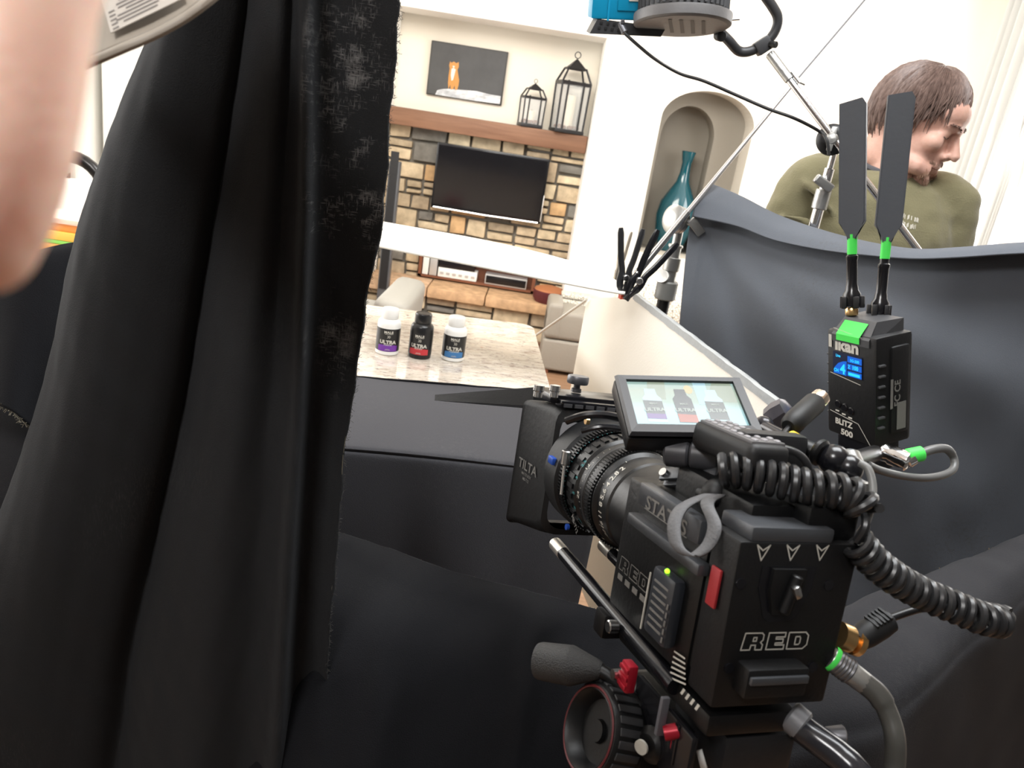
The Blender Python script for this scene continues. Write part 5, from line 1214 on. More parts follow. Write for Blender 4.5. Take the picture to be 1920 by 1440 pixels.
b.add([(-hw, -td_ / 2 - .0012, th_ / 2 - .012), (hw, -td_ / 2 - .0012, th_ / 2 - .012), (hw - .004, -td_ / 2 + .012, th_ / 2 + .004), (-hw + .004, -td_ / 2 + .012, th_ / 2 + .004), (-hw, td_ / 2 - .004, th_ / 2 + .004), (hw, td_ / 2 - .004, th_ / 2 + .004), (-hw, -td_ / 2 - .0012, th_ / 2 - .019), (hw, -td_ / 2 - .0012, th_ / 2 - .019), (-hw, td_ / 2 - .004, th_ / 2 - .02), (hw, td_ / 2 - .004, th_ / 2 - .02)], [(0, 1, 2, 3), (3, 2, 5, 4), (6, 7, 1, 0), (8, 4, 5, 9), (6, 0, 3, 4, 8), (1, 7, 9, 5, 2), (6, 8, 9, 7)]); obj('top_cap', b, tb2, tx, smooth=0)
b = MB(); h2_ = hw * .62
b.add([(-h2_ - .002, -td_ / 2 - .0022, th_ / 2 - .017), (h2_ - .002, -td_ / 2 - .0022, th_ / 2 - .017), (h2_ - .002, -td_ / 2 - .0022, th_ / 2 - .0105), (-h2_ - .002, -td_ / 2 - .0022, th_ / 2 - .0105), (h2_ - .002, -td_ / 2 + .009, th_ / 2 + .0015), (-h2_ - .002, -td_ / 2 + .009, th_ / 2 + .0015)], [(0, 1, 2, 3), (3, 2, 4, 5)]); o = obj('tape', b, green_tape, tx, smooth=0, label='piece of bright green tape'); 
q = tl(1588, 648); b = MB(); b.text('ikan', .0165, FR(q.x, q.z - .006), .045, 'C', None, 1.2); b.box((q.x - .0225, -td_ / 2 - .0006, q.z + .0015), (.004, .0004, .013)); obj('lettering', b, ink, bx_, smooth=0)
s0 = tl(1563, 655); s1 = tl(1617, 718); sx0, sx1, sz0, sz1 = s0.x, s1.x, s1.z + .003, s0.z - .001
b = MB(); yq = -td_ / 2 - .0008
b.add([(sx0, yq, sz0), (sx1, yq, sz0), (sx1, yq, sz1), (sx0, yq, sz1)], [(0, 1, 2, 3)]); ds = obj('display', b, screen_mat('display_dark', (.004, .012, .06), .5), tx, smooth=0, label='small display glowing blue')
dp = lambda u, v, y: (sx0 + (sx1 - sx0) * u, y, sz0 + (sz1 - sz0) * v)
b = MB(); y2 = yq - .0003
for (u0, v0, u1, v1) in ((.52, .02, 1, .26), (.52, .32, 1, .58), (.52, .64, 1, .92)): b.add([dp(u0, v0, y2), dp(u1, v0, y2), dp(u1, v1, y2), dp(u0, v1, y2)], [(0, 1, 2, 3)])
b.add([dp(.03, .0, y2), dp(.49, .0, y2), dp(.49, .66, y2), dp(.36, .62, y2), dp(.2, .5, y2), dp(.06, .26, y2)], [(0, 1, 2, 3, 4, 5)]); obj('display_field', b, screen_mat('display_blue', (.0, .11, .62), 1.1), ds, smooth=0)
b = MB(); F = lambda u, v: FR(*[(dp(u, v, 0)[0]), (dp(u, v, 0)[2])], yq - .0006)
H_ = sz1 - sz0
b.text('4', H_ * .62, F(.36, .06), .03); b.text('CH', H_ * .20, F(.13, .09), .04); b.text('100', H_ * .24, F(.80, .37), .04); b.text('Z', H_ * .2, F(.58, .38), .03); b.text('5G-200', H_ * .17, F(.77, .70), .03); b.add([dp(.56, .07, yq - .0006), dp(.95, .07, yq - .0006), dp(.95, .2, yq - .0006), dp(.56, .2, yq - .0006)], [(0, 1, 2, 3)]); b.text('Live', H_ * .17, F(.2, .78), .03)
obj('display_digits', b, screen_mat('display_cyan', (.02, .55, 1.0), 1.4), ds, smooth=0)
for k in range(3): q = tl(1572 + k * 12, 757 + k * 7); b = MB(); b.cyl((q.x, -td_ / 2 - .0015, q.z), (q.x, -td_ / 2 + .001, q.z), .0042, n=18, bev=.0008); obj('button', b, blackgloss, tx)
b = MB()
for k in range(3): q = tl(1571 + k * 12, 766 + k * 7); b.box((q.x, -td_ / 2 - .0006, q.z - .002), (.005, .0004, .0014))
for (xa, ya), (xb, yb) in (((1558, 697), (1614, 722)), ((1558, 768), (1610, 795)), ((1610, 795), (1632, 835)), ((1564, 614), (1616, 634))):
    qa = tl(xa, ya); qb = tl(xb, yb); strokes(b, [[(qa.x, qa.z), (qb.x, qb.z)]], FR(0, 0), .0007)
q = tl(1586, 792); b.text('BLITZ', .0085, FR(q.x - .002, q.z - .004), .04, 'C', None, 1.1); b.text('500', .0085, FR(q.x + .002, q.z - .014), .04, 'C', None, 1.3)
obj('front_print_pattern', b, ink, bx_, smooth=0)
b = MB()
for sx_2 in (-1, 1):
    for j in range(7): b.box((sx_2 * (tw_ / 2 + .001), -td_ / 2 + .006, .024 - j * .0105), (.004, .007, .0022), None, .0006)
obj('cooling_ribs', b, tb2, bx_)
b = MB(); b.text('FC CE', .010, SD(.004, -.006) @ Matrix.Translation((0, 0, 0)) @ Matrix.Rotation(pi / 2, 4, 'Z'), .03); b.box((tw_ / 2 + .0036, .006, -.030), (.0006, .011, .028)); b.box((tw_ / 2 + .0036, -.0065, -.006), (.0006, .003, .03))
for v in b.bm.verts: v.co.x = max(v.co.x, tw_ / 2 + .0036)
obj('side_print', b, inkdim, bx_, smooth=0)
b = MB(); b.box((0, 0, -.075), (.05, .036, .034), None, .006); obj('mount_foot', b, blackgloss, tx)
def antenna(base_px, tip_px, d0, d1, label):
    a = P(*base_px, d0); c = P(*tip_px, d1); z = (c - a).normalized(); L_ = (c - a).length
    toC = (CAM - a); y = -(toC - z * toC.dot(z)).normalized(); x = y.cross(z).normalized()
    M = Matrix((x, y, z)).transposed().to_4x4(); M.translation = a
    return thing('antenna', label, 'antenna', M, 'antennas on the transmitter'), L_
ant_m = mat('antenna_slate', (.072, .078, .09), .5, 0, .4, (200, .04))
for bpx, tpx, label, rz in (((1597, 574), (1600, 186), 'flat black antenna on the transmitter, nearer the monitor', -.18), ((1648, 590), (1691, 173), 'flat black antenna rising in front of the face of the man', .16)):
    t, L_ = antenna(bpx, tpx, .775, .745, label); t.matrix_world = t.matrix_world @ Matrix.Rotation(rz, 4, 'Z'); WM[t.name] = t.matrix_world.copy()
    k = L_ / .215; zb_ = .0755 * k; w1 = .0122
    b = MB(); pl = [(-.0042, zb_ - .004), (.0042, zb_ - .004), (.0055, zb_ + .004), (w1, zb_ + .013), (w1, L_ - .006), (w1 * .7, L_), (-w1, L_ - .003), (-w1, zb_ + .013), (-.0055, zb_ + .004)]
    n = len(pl); b.add([(x, -.0045, z) for x, z in pl] + [(x, .0045, z) for x, z in pl], [tuple(range(n)), tuple(range(n, 2 * n))[::-1]] + [(i, (i + 1) % n, n + (i + 1) % n, n + i) for i in range(n)])
    bmesh.ops.bevel(b.bm, geom=[e for e in b.bm.edges if abs(e.verts[0].co.y - e.verts[1].co.y) < 1e-5], offset=.0012, segments=2, affect='EDGES'); obj('blade', b, ant_m, t)
    b = MB(); b.cyl((0, 0, zb_ - .020 * k), (0, 0, zb_ + .001), .0047, n=20); obj('tape_band', b, green_tape, t, label='band of bright green tape')
    b = MB(); b.lathe([(.0078, 0), (.0085, .004), (.0085, .012), (.0062, .016), (.0058, .020), (.0052, .022), (.0050, .046), (.0056, .047), (.0056, .050), (.0042, .051), (.0042, .058 * k)], None, 24); obj('stem', b, blackgloss, t)
    b = MB()
    for i in range(5): a = i * 2 * pi / 5 + .3; b.box((.0095 * cos(a), .0095 * sin(a), .004), (.005, .005, .012), Matrix.Identity(4), .0012)
    obj('knob_lobes', b, darkgrey, t)
    b = MB(); b.lathe([(.0058, -.009), (.0062, -.008), (.0062, -.003), (.005, -.001)], None, 16); obj('gold_connector', b, gold, t)

# cables
def coil(pts, R_, wr, turns, n=14, taper=None):
    pp = spl(pts, 400); Ls = [0]
    for a, c in zip(pp, pp[1:]): Ls.append(Ls[-1] + (c - a).length)
    tot = Ls[-1]; out = []; u = None; m = turns * n; j = 0
    for i in range(m + 1):
        s_ = tot * i / m
        while j < len(Ls) - 2 and Ls[j + 1] < s_: j += 1
        f = (s_ - Ls[j]) / max(Ls[j + 1] - Ls[j], 1e-9); p = pp[j].lerp(pp[j + 1], f); tg = (pp[min(j + 2, len(pp) - 1)] - pp[max(j - 1, 0)]).normalized()
        if u is None: u = V((0, 0, 1)) - tg * tg.z; u.normalize()
        u = (u - tg * u.dot(tg)).normalized(); w2 = tg.cross(u); a = 2 * pi * i / n; k = 1 if taper is None else taper(i / m)
        out.append(p + (u * cos(a) + w2 * sin(a)) * R_ * k)
    return out
cab = mat('cable_black', (.018, .018, .019), .34, 0, .5)
ca = [P(1352, 880, .60), P(1395, 884, .595), P(1445, 896, .59), P(1500, 910, .585), P(1555, 918, .58), P(1600, 930, .578), P(1622, 965, .575)]
cb_ = [P(1606, 1015, .575), P(1640, 1055, .58), P(1690, 1092, .585), P(1740, 1118, .59), P(1790, 1138, .59), P(1838, 1158, .59), P(1880, 1166, .60)]
t = thing('coiled_cable', 'thick black coiled cable looping over the camera and out to the right', 'cable', ca[0])
b = MB(); b.tube(coil(ca, .0112, .0035, 13), .0037, 8); obj('upper_coil', b, cab, t, world=True)
b = MB(); b.tube(coil(cb_, .0102, .003, 18), .0032, 8); obj('hanging_coil', b, cab, t, world=True)
b = MB(); b.tube(spl([P(1622, 965, .575), P(1622, 990, .57), P(1606, 1015, .575)], 10), .0034, 8); obj('joining_lead', b, cab, t, world=True); b = MB(); b.tube(spl([P(1888, 1172, .60), P(1896, 1158, .605), P(1880, 1143, .61), P(1840, 1136, .615), P(1790, 1136, .62), P(1730, 1140, .62), P(1672, 1158, .62)], 40), .0032, 10); obj('plain_lead', b, cab, t, world=True)
pa = P(1672, 1160, .62); pb = P(1606, 1200, .612); F = axis_frame(pa, pb); L_ = (pb - pa).length
b = MB(); b.lathe([(.0045, 0), (.0095, .003), (.0105, .012), (.0105, L_ * .75), (.009, L_)], F, 20); 
for j in range(5): b.box((0, .0095, .006 + j * .0035), (.014, .003, .0016), F)
obj('plug', b, blackrub, t, world=True)
pc = P(1572, 1190, .608); F = axis_frame(P(1612, 1207, .612), pc); L_ = (P(1612, 1207, .612) - pc).length
b = MB(); b.lathe([(.0095, 0), (.0108, .001), (.0108, .006), (.007, .007), (.007, .010), (.0108, .0105), (.0108, L_), (.006, L_)], F, 22); obj('gold_collar', b, gold, t, world=True)
# plug cable curling at the handle
t = thing('signal_cable', 'black cable with a ribbed plug and a bright tip, arching beside the transmitter', 'cable', P(1510, 780, .68))
pa = P(1478, 800, .66); pb = P(1545, 740, .70); F = axis_frame(pa, pb); L_ = (pb - pa).length
b = MB(); b.lathe([(.006, 0), (.0085, .003), (.0098, .012), (.0100, L_ * .72), (.0085, L_ * .76)], F, 22)
for j in range(6): b.box((0, -.0085, .003 + j * .0032), (.012, .004, .0015), F)
obj('plug', b, blackrub, t, world=True)
b = MB(); b.lathe([(.0075, L_ * .76), (.0085, L_ * .80), (.0085, L_ * .9), (.003, L_ * 1.0)], F, 20); obj('plug_tip', b, mat('warm_chrome', (.95, .80, .66), .2, 1), t, world=True)
b = MB(); b.tube(spl([P(1480, 800, .66), P(1468, 815, .65), P(1462, 835, .64)], 8), .0022, 8); b.tube(spl([P(1384, 878, .60), P(1390, 858, .60), P(1412, 842, .60), P(1450, 838, .60), P(1490, 848, .60), P(1512, 868, .60), P(1518, 896, .605)], 40), .0032, 10); obj('lead', b, cab, t, world=True)
# grey lead with green tape at the transmitter foot
t = thing('taped_cable', 'grey cable with a chrome plug and green tape looping right of the transmitter', 'cable', P(1700, 860, .74))
pa = P(1652, 846, .74); pb = P(1702, 866, .725); F = axis_frame(pa, pb); L_ = (pb - pa).length
b = MB(); b.lathe([(.0075, 0), (.009, .002), (.0085, .008), (.0098, .010), (.0098, L_), (.006, L_ + .002)], F, 22); b.cyl(P(1697, 866, .727), P(1712, 856, .727), .0075, n=18, bev=.001); obj('plug', b, chrome, t, world=True)
b = MB(); b.cyl(P(1700, 856, .727), P(1730, 850, .727), .0072, n=18, bev=.001); obj('tape_band', b, green_tape, t, world=True, label='band of bright green tape')
b = MB(); b.tube(spl([P(1727, 850, .727), P(1752, 842, .73), P(1775, 842, .735), P(1788, 858, .74), P(1788, 878, .735), P(1770, 890, .725), P(1735, 896, .71), P(1690, 892, .70), P(1650, 882, .69), P(1628, 872, .68)], 60), [.0042] * 18 + [.0036] * 43, 10); obj('lead', b, mat('cable_grey', (.12, .12, .118), .4), t, world=True)
b = MB(); b.tube(spl([P(1612, 868, .60), P(1628, 880, .595), P(1636, 910, .59), P(1634, 945, .585), P(1622, 985, .585), P(1612, 1000, .59)], 40), .0030, 10); tag(obj('short_cable', b, mat('cable_grey_light', (.15, .15, .145), .4)), 'short grey cable hanging in a curve at the right shoulder of the film camera', 'cable')
b = MB(); b.tube(spl([P(1308, 922, .64), P(1350, 936, .625), P(1410, 944, .612), P(1470, 952, .605), P(1528, 960, .60)], 30), .0034, 10); tag(obj('straight_cable', b, mat('cable_dull', (.045, .045, .046), .4)), 'straight dull black cable lying along the top of the battery plate', 'cable')
# articulated arm carrying the transmitter
t = thing('articulating_arm', 'black knuckled arm with a yellow taped cable end, behind the studded handle', 'mounting arm', P(1500, 820, .68))
b = MB(); b.cyl(P(1424, 796, .74), P(1500, 836, .67), .0065, n=16); b.sphere(P(1432, 800, .735), .0105, None, 16, 10); obj('rod', b, mat('arm_gloss', (.03, .028, .032), .2, .3), t, world=True)
b = MB(); b.lathe([(.006, -.012), (.013, -.010), (.0145, 0), (.013, .010), (.006, .012)], axis_frame(P(1462, 778, .75), P(1490, 760, .74)), 8); obj('wing_knob', b, mat('knob_satin', (.10, .095, .11), .3, .5), t, world=True)
b = MB(); b.cyl(P(1478, 824, .655), P(1502, 838, .645), .0088, n=18, bev=.0008); obj('tape_band', b, yellow_tape, t, world=True, label='band of yellow tape')
b = MB(); b.cyl(P(1500, 838, .645), P(1560, 862, .63), .0082, n=18, bev=.002); b.cyl(P(1530, 845, .63), P(1544, 852, .625), .0115, n=18, bev=.002); obj('sleeve', b, black, t, world=True)
b = MB(); b.sphere(P(1563, 862, .625), .013, None, 18, 12); b.sphere(P(1590, 878, .62), .012, None, 18, 12); obj('ball_joint', b, blackgloss, t, world=True)
b = MB(); b.cyl(P(1585, 850, .63), P(1600, 884, .62), .0105, n=16, bev=.003); b.box((0, 0, 0), (.020, .014, .010), Matrix.Translation(P(1606, 912, .60)) @ RM.to_3x3().to_4x4(), .003); obj('clamp', b, mat('bright_clamp', (.35, .35, .34), .3, .8), t, world=True)
b = MB(); b.cyl(P(1575, 872, .625), P(1640, 850, .74), .008, n=16); obj('transmitter_post', b, black, t, world=True)

# power lead low at the right
t = thing('power_lead', 'dark power cable with a green ringed connector hanging from the right of the camera', 'cable', P(1600, 1280, .6))
pa = P(1556, 1232, .60); pb = P(1622, 1282, .595); F = axis_frame(pa, pb); L_ = (pb - pa).length
b = MB(); b.lathe([(.0085, 0), (.0095, .002), (.0095, L_ * .45), (.0085, L_ * .47), (.009, L_ * .5), (.0085, L_)], F, 22); sv = obj('connector', b, cast, t, world=True)
b = MB()
for j in range(6): b.lathe([(.0097, .002 + j * .0028), (.0101, .003 + j * .0028), (.0097, .004 + j * .0028)], F, 22, cap=False)
obj('knurl', b, midgrey, sv, world=True)
b = MB(); b.lathe([(.0099, .000), (.0102, .001), (.0102, .003), (.0099, .004)], F, 22, cap=False); obj('green_ring', b, green_tape, sv, world=True)
b = MB(); b.tube(spl([P(1620, 1280, .595), P(1648, 1305, .59), P(1668, 1345, .585), P(1678, 1385, .58), P(1678, 1430, .58), P(1670, 1480, .58), P(1650, 1560, .6)], 40), [.0085] * 10 + [.0075] * 31, 12); obj('sheath', b, mat('cable_sheath', (.06, .058, .052), .35), t, world=True)

# fluid head under the camera
TH = RM @ Matrix.Translation((.0, .06, -.08))
t = thing('fluid_mount', 'black fluid mount under the film camera with red levers and a ribbed wheel', 'tripod mount', RM)
b = MB(); b.box((-.004, .07, -.088), (.082, .15, .018), None, .004); obj('sliding_plate', b, black, t)
b = MB(); b.box((.010, .035, -.118), (.066, .075, .036), None, .006); hb_ = obj('plate_clamp', b, darkgrey, t)
qa = rl(1395, 1362, 1, -.0035); b = MB(); b.box((qa.x, -.0033, qa.z), (.034, .001, .008)); stk = obj('sticker', b, mat('cream_sticker', (.62, .58, .50), .5), hb_, label='cream sticker with red lettering')
b = MB(); b.text('Zacuto', .0058, BACK(qa.x - .006, qa.z - .002, -.0041), .03); obj('red_lettering', b, redplastic, stk, smooth=0)
b = MB(); b.text('USA', .0052, BACK(qa.x + .011, qa.z - .002, -.0041), .03); obj('black_lettering', b, black, stk, smooth=0)
qa = rl(1455, 1378, 1, .01); b = MB(); b.sphere(qa, (.0125, .0125, .0115), None, 18, 12); obj('clamp_knob', b, mat('worn_knob', (.22, .22, .22), .35, .6), t)
b = MB(); b.box((-.012, .085, -.165), (.062, .105, .09), None, .012, 3); b.cyl((-.012, .085, -.21), (-.012, .085, -.26), .040, n=32, bev=.004); obj('head_body', b, black, t)
b = MB(); b.lathe([(.018, -.262), (.046, -.262), (.040, -.30), (.02, -.31)], Matrix.Translation((-.012, .085, 0)), 32); obj('bowl', b, darkgrey, t)
pf = lambda px, py, x: rl(px, py, 0, x)
qa = pf(1172, 1268, -.075); b = MB(); b.box((-.072, qa.y, qa.z), (.009, .014, .024), None, .002)
for j in range(3): b.box((-.077, qa.y, qa.z + .007 - j * .007), (.002, .014, .004), None, .0008)
obj('red_lever', b, red_m, t, label='bright red locking lever'); b = MB(); b.cyl((-.069, qa.y + .010, qa.z - .004), (-.081, qa.y + .010, qa.z - .004), .0045, n=14); obj('lever_bolt', b, steel, t)
qa = pf(1268, 1392, -.050); b = MB(); b.box((-.048, qa.y, qa.z), (.010, .010, .020), None, .004); b.cyl((-.05, qa.y, qa.z + .010), (-.06, qa.y + .004, qa.z + .006), .006, n=12); obj('red_lever', b, red_m, t)
b = MB(); b.box((-.049, .045, -.125), (.006, .09, .05), None, .002); b.box((-.052, .02, -.118), (.003, .006, .034), None, .001); obj('side_plate', b, blackgloss, t)
# ribbed wheel, its face to the camera's left
wc = P(1128, 1372, .66); wa = (P(1085, 1366, .645) - P(1150, 1378, .66)).normalized()
F = axis_frame(wc, wc + wa)
b = MB(); b.lathe([(.030, -.018), (.0385, -.016), (.0395, -.012), (.0395, .010), (.0375, .014), (.033, .0155), (.030, .012), (.026, .002), (.010, .002), (.009, .006), (0, .006)], F, 64); whl = obj('balance_wheel', b, black, t, world=True)
b = MB()
for i in range(26): a = 2 * pi * i / 26; b.box((.0396, 0, -.001), (.0022, .0062, .023), F @ Matrix.Rotation(a, 4, 'Z'), .0006)
obj('wheel_ribs', b, mat('rib_grey', (.028, .028, .03), .5), whl, world=True)
b = MB(); b.lathe([(.0335, .0150), (.0350, .0158), (.0362, .0150)], F, 64, cap=False); obj('red_ring', b, mat('dark_red_ring', (.10, .012, .015), .4), whl, world=True)
# pan handle pointing left
ga = P(1008, 1238, .70); gb = P(1072, 1247, .685); gc_ = P(1122, 1256, .672); gd = P(1212, 1338, .655)
b = MB(); F = axis_frame(ga, gc_); L1 = (gb - ga).length; L2 = (gc_ - ga).length
b.lathe([(.0120, 0), (.0155, .001), (.0165, .004), (.0175, L1), (.0170, L1 + .002), (.0085, L2), (.006, L2 + .004)], F, 32); pg = obj('handle_grip', b, mat('grip_rubber', (.03, .03, .03), .5, 0, .5, (900, .5)), t, world=True)
b = MB(); b.tube(spl([gc_, gc_.lerp(gd, .3) + V((0, 0, .003)), gd], 14), .0062, 12); obj('handle_rod', b, black, t, world=True)
b = MB(); q = P(1225, 1395, .63); b.lathe([(.006, -.01), (.013, -.008), (.015, .003), (.010, .008), (.0095, .0085), (0, .009)], axis_frame(q, q + (RM.to_3x3() @ V((-1, -.35, .1)))), 24); obj('drag_knob', b, black, t, world=True)
b = MB(); q = P(1204, 1400, .622); b.cyl(q, q + (RM.to_3x3() @ V((-.002, -.001, 0))), .006, n=18); obj('drag_dial', b, ink, t, world=True)
b = MB(); q0 = P(1245, 1320, .60); q1 = P(1238, 1365, .60); b.box((0, 0, 0), (.007, .004, .032), Matrix.Translation(q0.lerp(q1, .5)) @ RM.to_3x3().to_4x4(), .001); obj('scale_plate', b, mat('scale_grey', (.11, .11, .125), .4), t, world=True)
b = MB(); b.add([P(1306, 1408, .60), P(1316, 1405, .598), P(1330, 1452, .598), P(1314, 1440, .6)], [(0, 1, 2, 3)]); o = obj('white_tab', b, white, t, world=True); mod_solid(o, .002)
cq = RM @ V((-.012, .085, -.30))
t = thing('tripod', 'black tripod carrying the head of the film camera, mostly out of view', 'tripod', (cq.x, cq.y, 0))
b = MB(); b.cyl((cq.x, cq.y, cq.z - .03), (cq.x, cq.y, cq.z + .004), .05, n=32, bev=.004); obj('bowl_clamp', b, black, t, world=True)
for k in range(3):
    a = k * 2.094 + .3; d = V((cos(a), sin(a), 0)); b = MB(); b.cyl(V((cq.x, cq.y, cq.z - .02)) + d * .04, V((cq.x, cq.y, .012)) + d * .38, .016, .012, n=14); obj('leg', b, black, t, world=True)
# heavy tube and lever right of the head
t = thing('battery_cable', 'thick glossy black cable with a grey collar running down below the camera', 'cable', P(1500, 1370, .6))
b = MB(); b.tube(spl([P(1500, 1362, .60), P(1530, 1385, .59), P(1570, 1415, .58), P(1610, 1455, .57), P(1650, 1520, .57)], 30), .0115, 16); obj('sheath', b, mat('gloss_sheath', (.02, .02, .024), .16), t, world=True)
b = MB(); b.cyl(P(1478, 1338, .605), P(1508, 1364, .598), .0125, n=24, bev=.002); obj('collar', b, mat('collar_grey', (.16, .16, .17), .4), t, world=True)
b = MB(); b.cyl(P(1545, 1376, .60), P(1580, 1382, .60), .0055, .009, n=14, bev=.001); tag(obj('tripod_lever', b, midgrey), 'short grey flared lever right of the tripod head', 'lever')

# ================================================================ the man behind the black cloth
skin = mat('skin', (.62, .37, .29), .5, 0, .4, (220, .12), (18, (.54, .29, .22), .4, .7), 0, None, 0, 0, 0, 1, .12)
swt = mat('olive_sweater', (.205, .185, .105), .92, 0, .2, (260, .3), (5, (.165, .148, .085), .35, .7), 0, None, 0, .15)
hairm = mat('brown_hair', (.13, .085, .07), .45, 0, .5, None, (26, (.22, .15, .125), .4, .65, (6, 6, 1)))
jean = mat('dark_trousers', (.03, .035, .05), .9)
HD = 1.82
azf, pf_ = radians(50), radians(16)
f_ = V((sin(azf) * cos(pf_), -cos(azf) * cos(pf_), -sin(pf_))); u_ = V((sin(azf) * sin(pf_), -cos(azf) * sin(pf_), cos(pf_))); l_ = f_.cross(u_)
HC = P(1716, 236, HD)
HMx = Matrix((l_, f_, u_)).transposed().to_4x4(); HMx.translation = HC; HS = 1.04; HMx = HMx @ Matrix.Scale(HS, 4)
NB = P(1668, 330, 1.87)
man = thing('person', 'man in an olive sweater with brown hair and a moustache, head turned and looking down, behind the black cloth', 'person', (NB.x, NB.y, 0))
man['label'] = 'man with brown hair in an olive sweater, looking down behind the black cloth'
def torso(mb, secs, n=28):
    rows = []
    for c, rx, ry in secs: rows.append([c + V((rx * cos(2 * pi * i / n), ry * sin(2 * pi * i / n), 0)) for i in range(n)])
    vs = [p for r in rows for p in r]; fs = [(j * n + i, j * n + (i + 1) % n, (j + 1) * n + (i + 1) % n, (j + 1) * n + i) for j in range(len(rows) - 1) for i in range(n)]
    fs += [tuple(range(n)), tuple((len(rows) - 1) * n + i for i in range(n))]; mb.add(vs, fs)
o3 = lambda x, y, z: NB + V((x, y, z))
SHL, ELL, WRL = o3(-.178, .01, -.045), o3(-.270, .02, -.34), o3(-.13, -.17, -.47)
SHR, ELR, WRR = o3(.168, .01, -.045), o3(.232, .03, -.34), o3(.12, -.15, -.48)
def limbs(mb, g):
    for s_, e, w__ in ((SHL, ELL, WRL), (SHR, ELR, WRR)):
        inn = s_ + V((.07 if s_.x < NB.x else -.07, 0, .015))
        mb.tube(spl([inn, s_, s_.lerp(e, .5), e, e.lerp(w__, .5), w__], 24), [(.050 + g) + (.060 - .050) * min(i / 5, 1) - .024 * max(0, i - 5) / 19 for i in range(25)], 16)
        mb.sphere(s_, (.058 + g, .060 + g, .060 + g), None, 16, 12)
def hand_geo(mb, w, d, nrm_, flip):
    """palm and five bent fingers; d along the hand, nrm_ out of the back of the hand"""
    d = d.normalized(); s_ = d.cross(nrm_).normalized() * flip; nn = nrm_.normalized()
    mb.sphere(w + d * .045, .01); R3 = Matrix((d, s_, nn)).transposed().to_4x4(); R3.translation = w + d * .05; mb.sphere((0, 0, 0), (.055, .042, .017), R3, 20, 12)
    mb.tube([w - d * .02, w + d * .03], [.026, .027], 12, flat=(1, .75))
    for k, (off, ln) in enumerate(((-.030, .066), (-.010, .076), (.011, .072), (.030, .056))):
        a = w + d * .088 + s_ * off; p1_ = a + (d * .92 - nn * .25) * ln * .45 + s_ * off * .12; p2_ = p1_ + (d * .7 - nn * .65) * ln * .33; p3_ = p2_ + (d * .35 - nn * .85) * ln * .27
        mb.tube(spl([w + d * .06 + s_ * off * .8, a, p1_, p2_, p3_], 16), [.0092] * 6 + [.0088] * 5 + [.0080] * 4 + [.0072, .0055], 10); mb.sphere(p3_, .0068, None, 10, 8)
    a = w + d * .025 - s_ * .030; mb.tube(spl([w + d * .02 - s_ * .015, a, a + d * .030 - s_ * .026 - nn * .006, a + d * .058 - s_ * .034 - nn * .018], 12), [.013] * 5 + [.011] * 4 + [.0095, .009, .008, .006], 10)
b = MB(); M = HMx
b.sphere((0, -.012, .030), (.074, .094, .093), M, 32, 20); b.sphere((0, .028, -.022), (.060, .060, .082), M, 28, 18); b.sphere((0, .070, -.094), (.023, .022, .020), M); b.sphere((0, .050, .048), (.058, .046, .042), M)
for s_ in (-1, 1):
    b.sphere((s_ * .046, .008, -.058), (.020, .034, .026), M); b.sphere((s_ * .040, .060, -.014), (.022, .026, .022), M); b.sphere((s_ * .0305, .0725, .010), (.0150, .0130, .0120), M); b.sphere((s_ * .078, -.008, -.004), (.009, .019, .031), M); b.sphere((s_ * .0115, .096, -.033), .0088, M)
    b.tube([(s_ * .02, .080, -.074), (s_ * .042, .062, -.07), (s_ * .05, .03, -.072)], [.018, .02, .022], 10, M)
b.tube([(-.046, .070, .026), (-.022, .087, .027), (0, .090, .021), (.022, .087, .027), (.046, .070, .026)], [.006, .0095, .009, .0095, .006], 10, M)
b.sphere((0, .080, -.044), (.020, .016, .016), M); b.tube([(0, .088, .018), (0, .100, -.004), (0, .112, -.026), (0, .110, -.034)], [.0075, .009, .0125, .010], 12, M)
b.tube([(-.024, .078, -.060), (-.010, .091, -.0565), (0, .092, -.0575), (.010, .091, -.0565), (.024, .078, -.060)], [.003, .0062, .006, .0062, .003], 8, M); b.tube([(-.021, .079, -.064), (0, .091, -.0685), (.021, .079, -.064)], [.003, .0075, .003], 8, M)
b.tube(spl([HMx @ V((0, -.02, -.02)), HMx @ V((0, -.028, -.075)), NB + V((0, 0, .02)), NB + V((0, .005, -.06))], 12), [.056] * 4 + [.055] * 4 + [.058, .062, .07, .078, .085], 20)
torso(b, [(o3(0, .005, -.02), .08, .06), (o3(0, .005, -.06), .165, .08), (o3(0, 0, -.16), .175, .10), (o3(0, 0, -.30), .165, .105), (o3(0, .01, -.45), .150, .098), (o3(0, .015, -.56), .165, .11), (o3(0, .015, -.64), .15, .11)])
limbs(b, -.010)
for w__, e, fl in ((WRL, ELL, -1), (WRR, ELR, 1)): hand_geo(b, w__ + (w__ - e).normalized() * .015, (w__ - e) + V((0, 0, -.03)), V((.15 * fl, -.4, .9)), fl)
for sx in (-1, 1):
    hp = o3(sx * .085, .015, -.60); kn = o3(sx * .10, .0, -1.02); an = V((NB.x + sx * .11, NB.y + .03, .09))
    b.tube(spl([hp, kn, an], 16), [.082 - .045 * i / 16 for i in range(17)], 14); b.tube([an + V((0, .04, -.03)), an + V((0, -.05, -.05)), an + V((sx * .01, -.15, -.062))], [.036, .036, .026], 10, None)
body = obj('body', b, skin, man, world=True); mod_remesh(body, .0045, 3, .5)
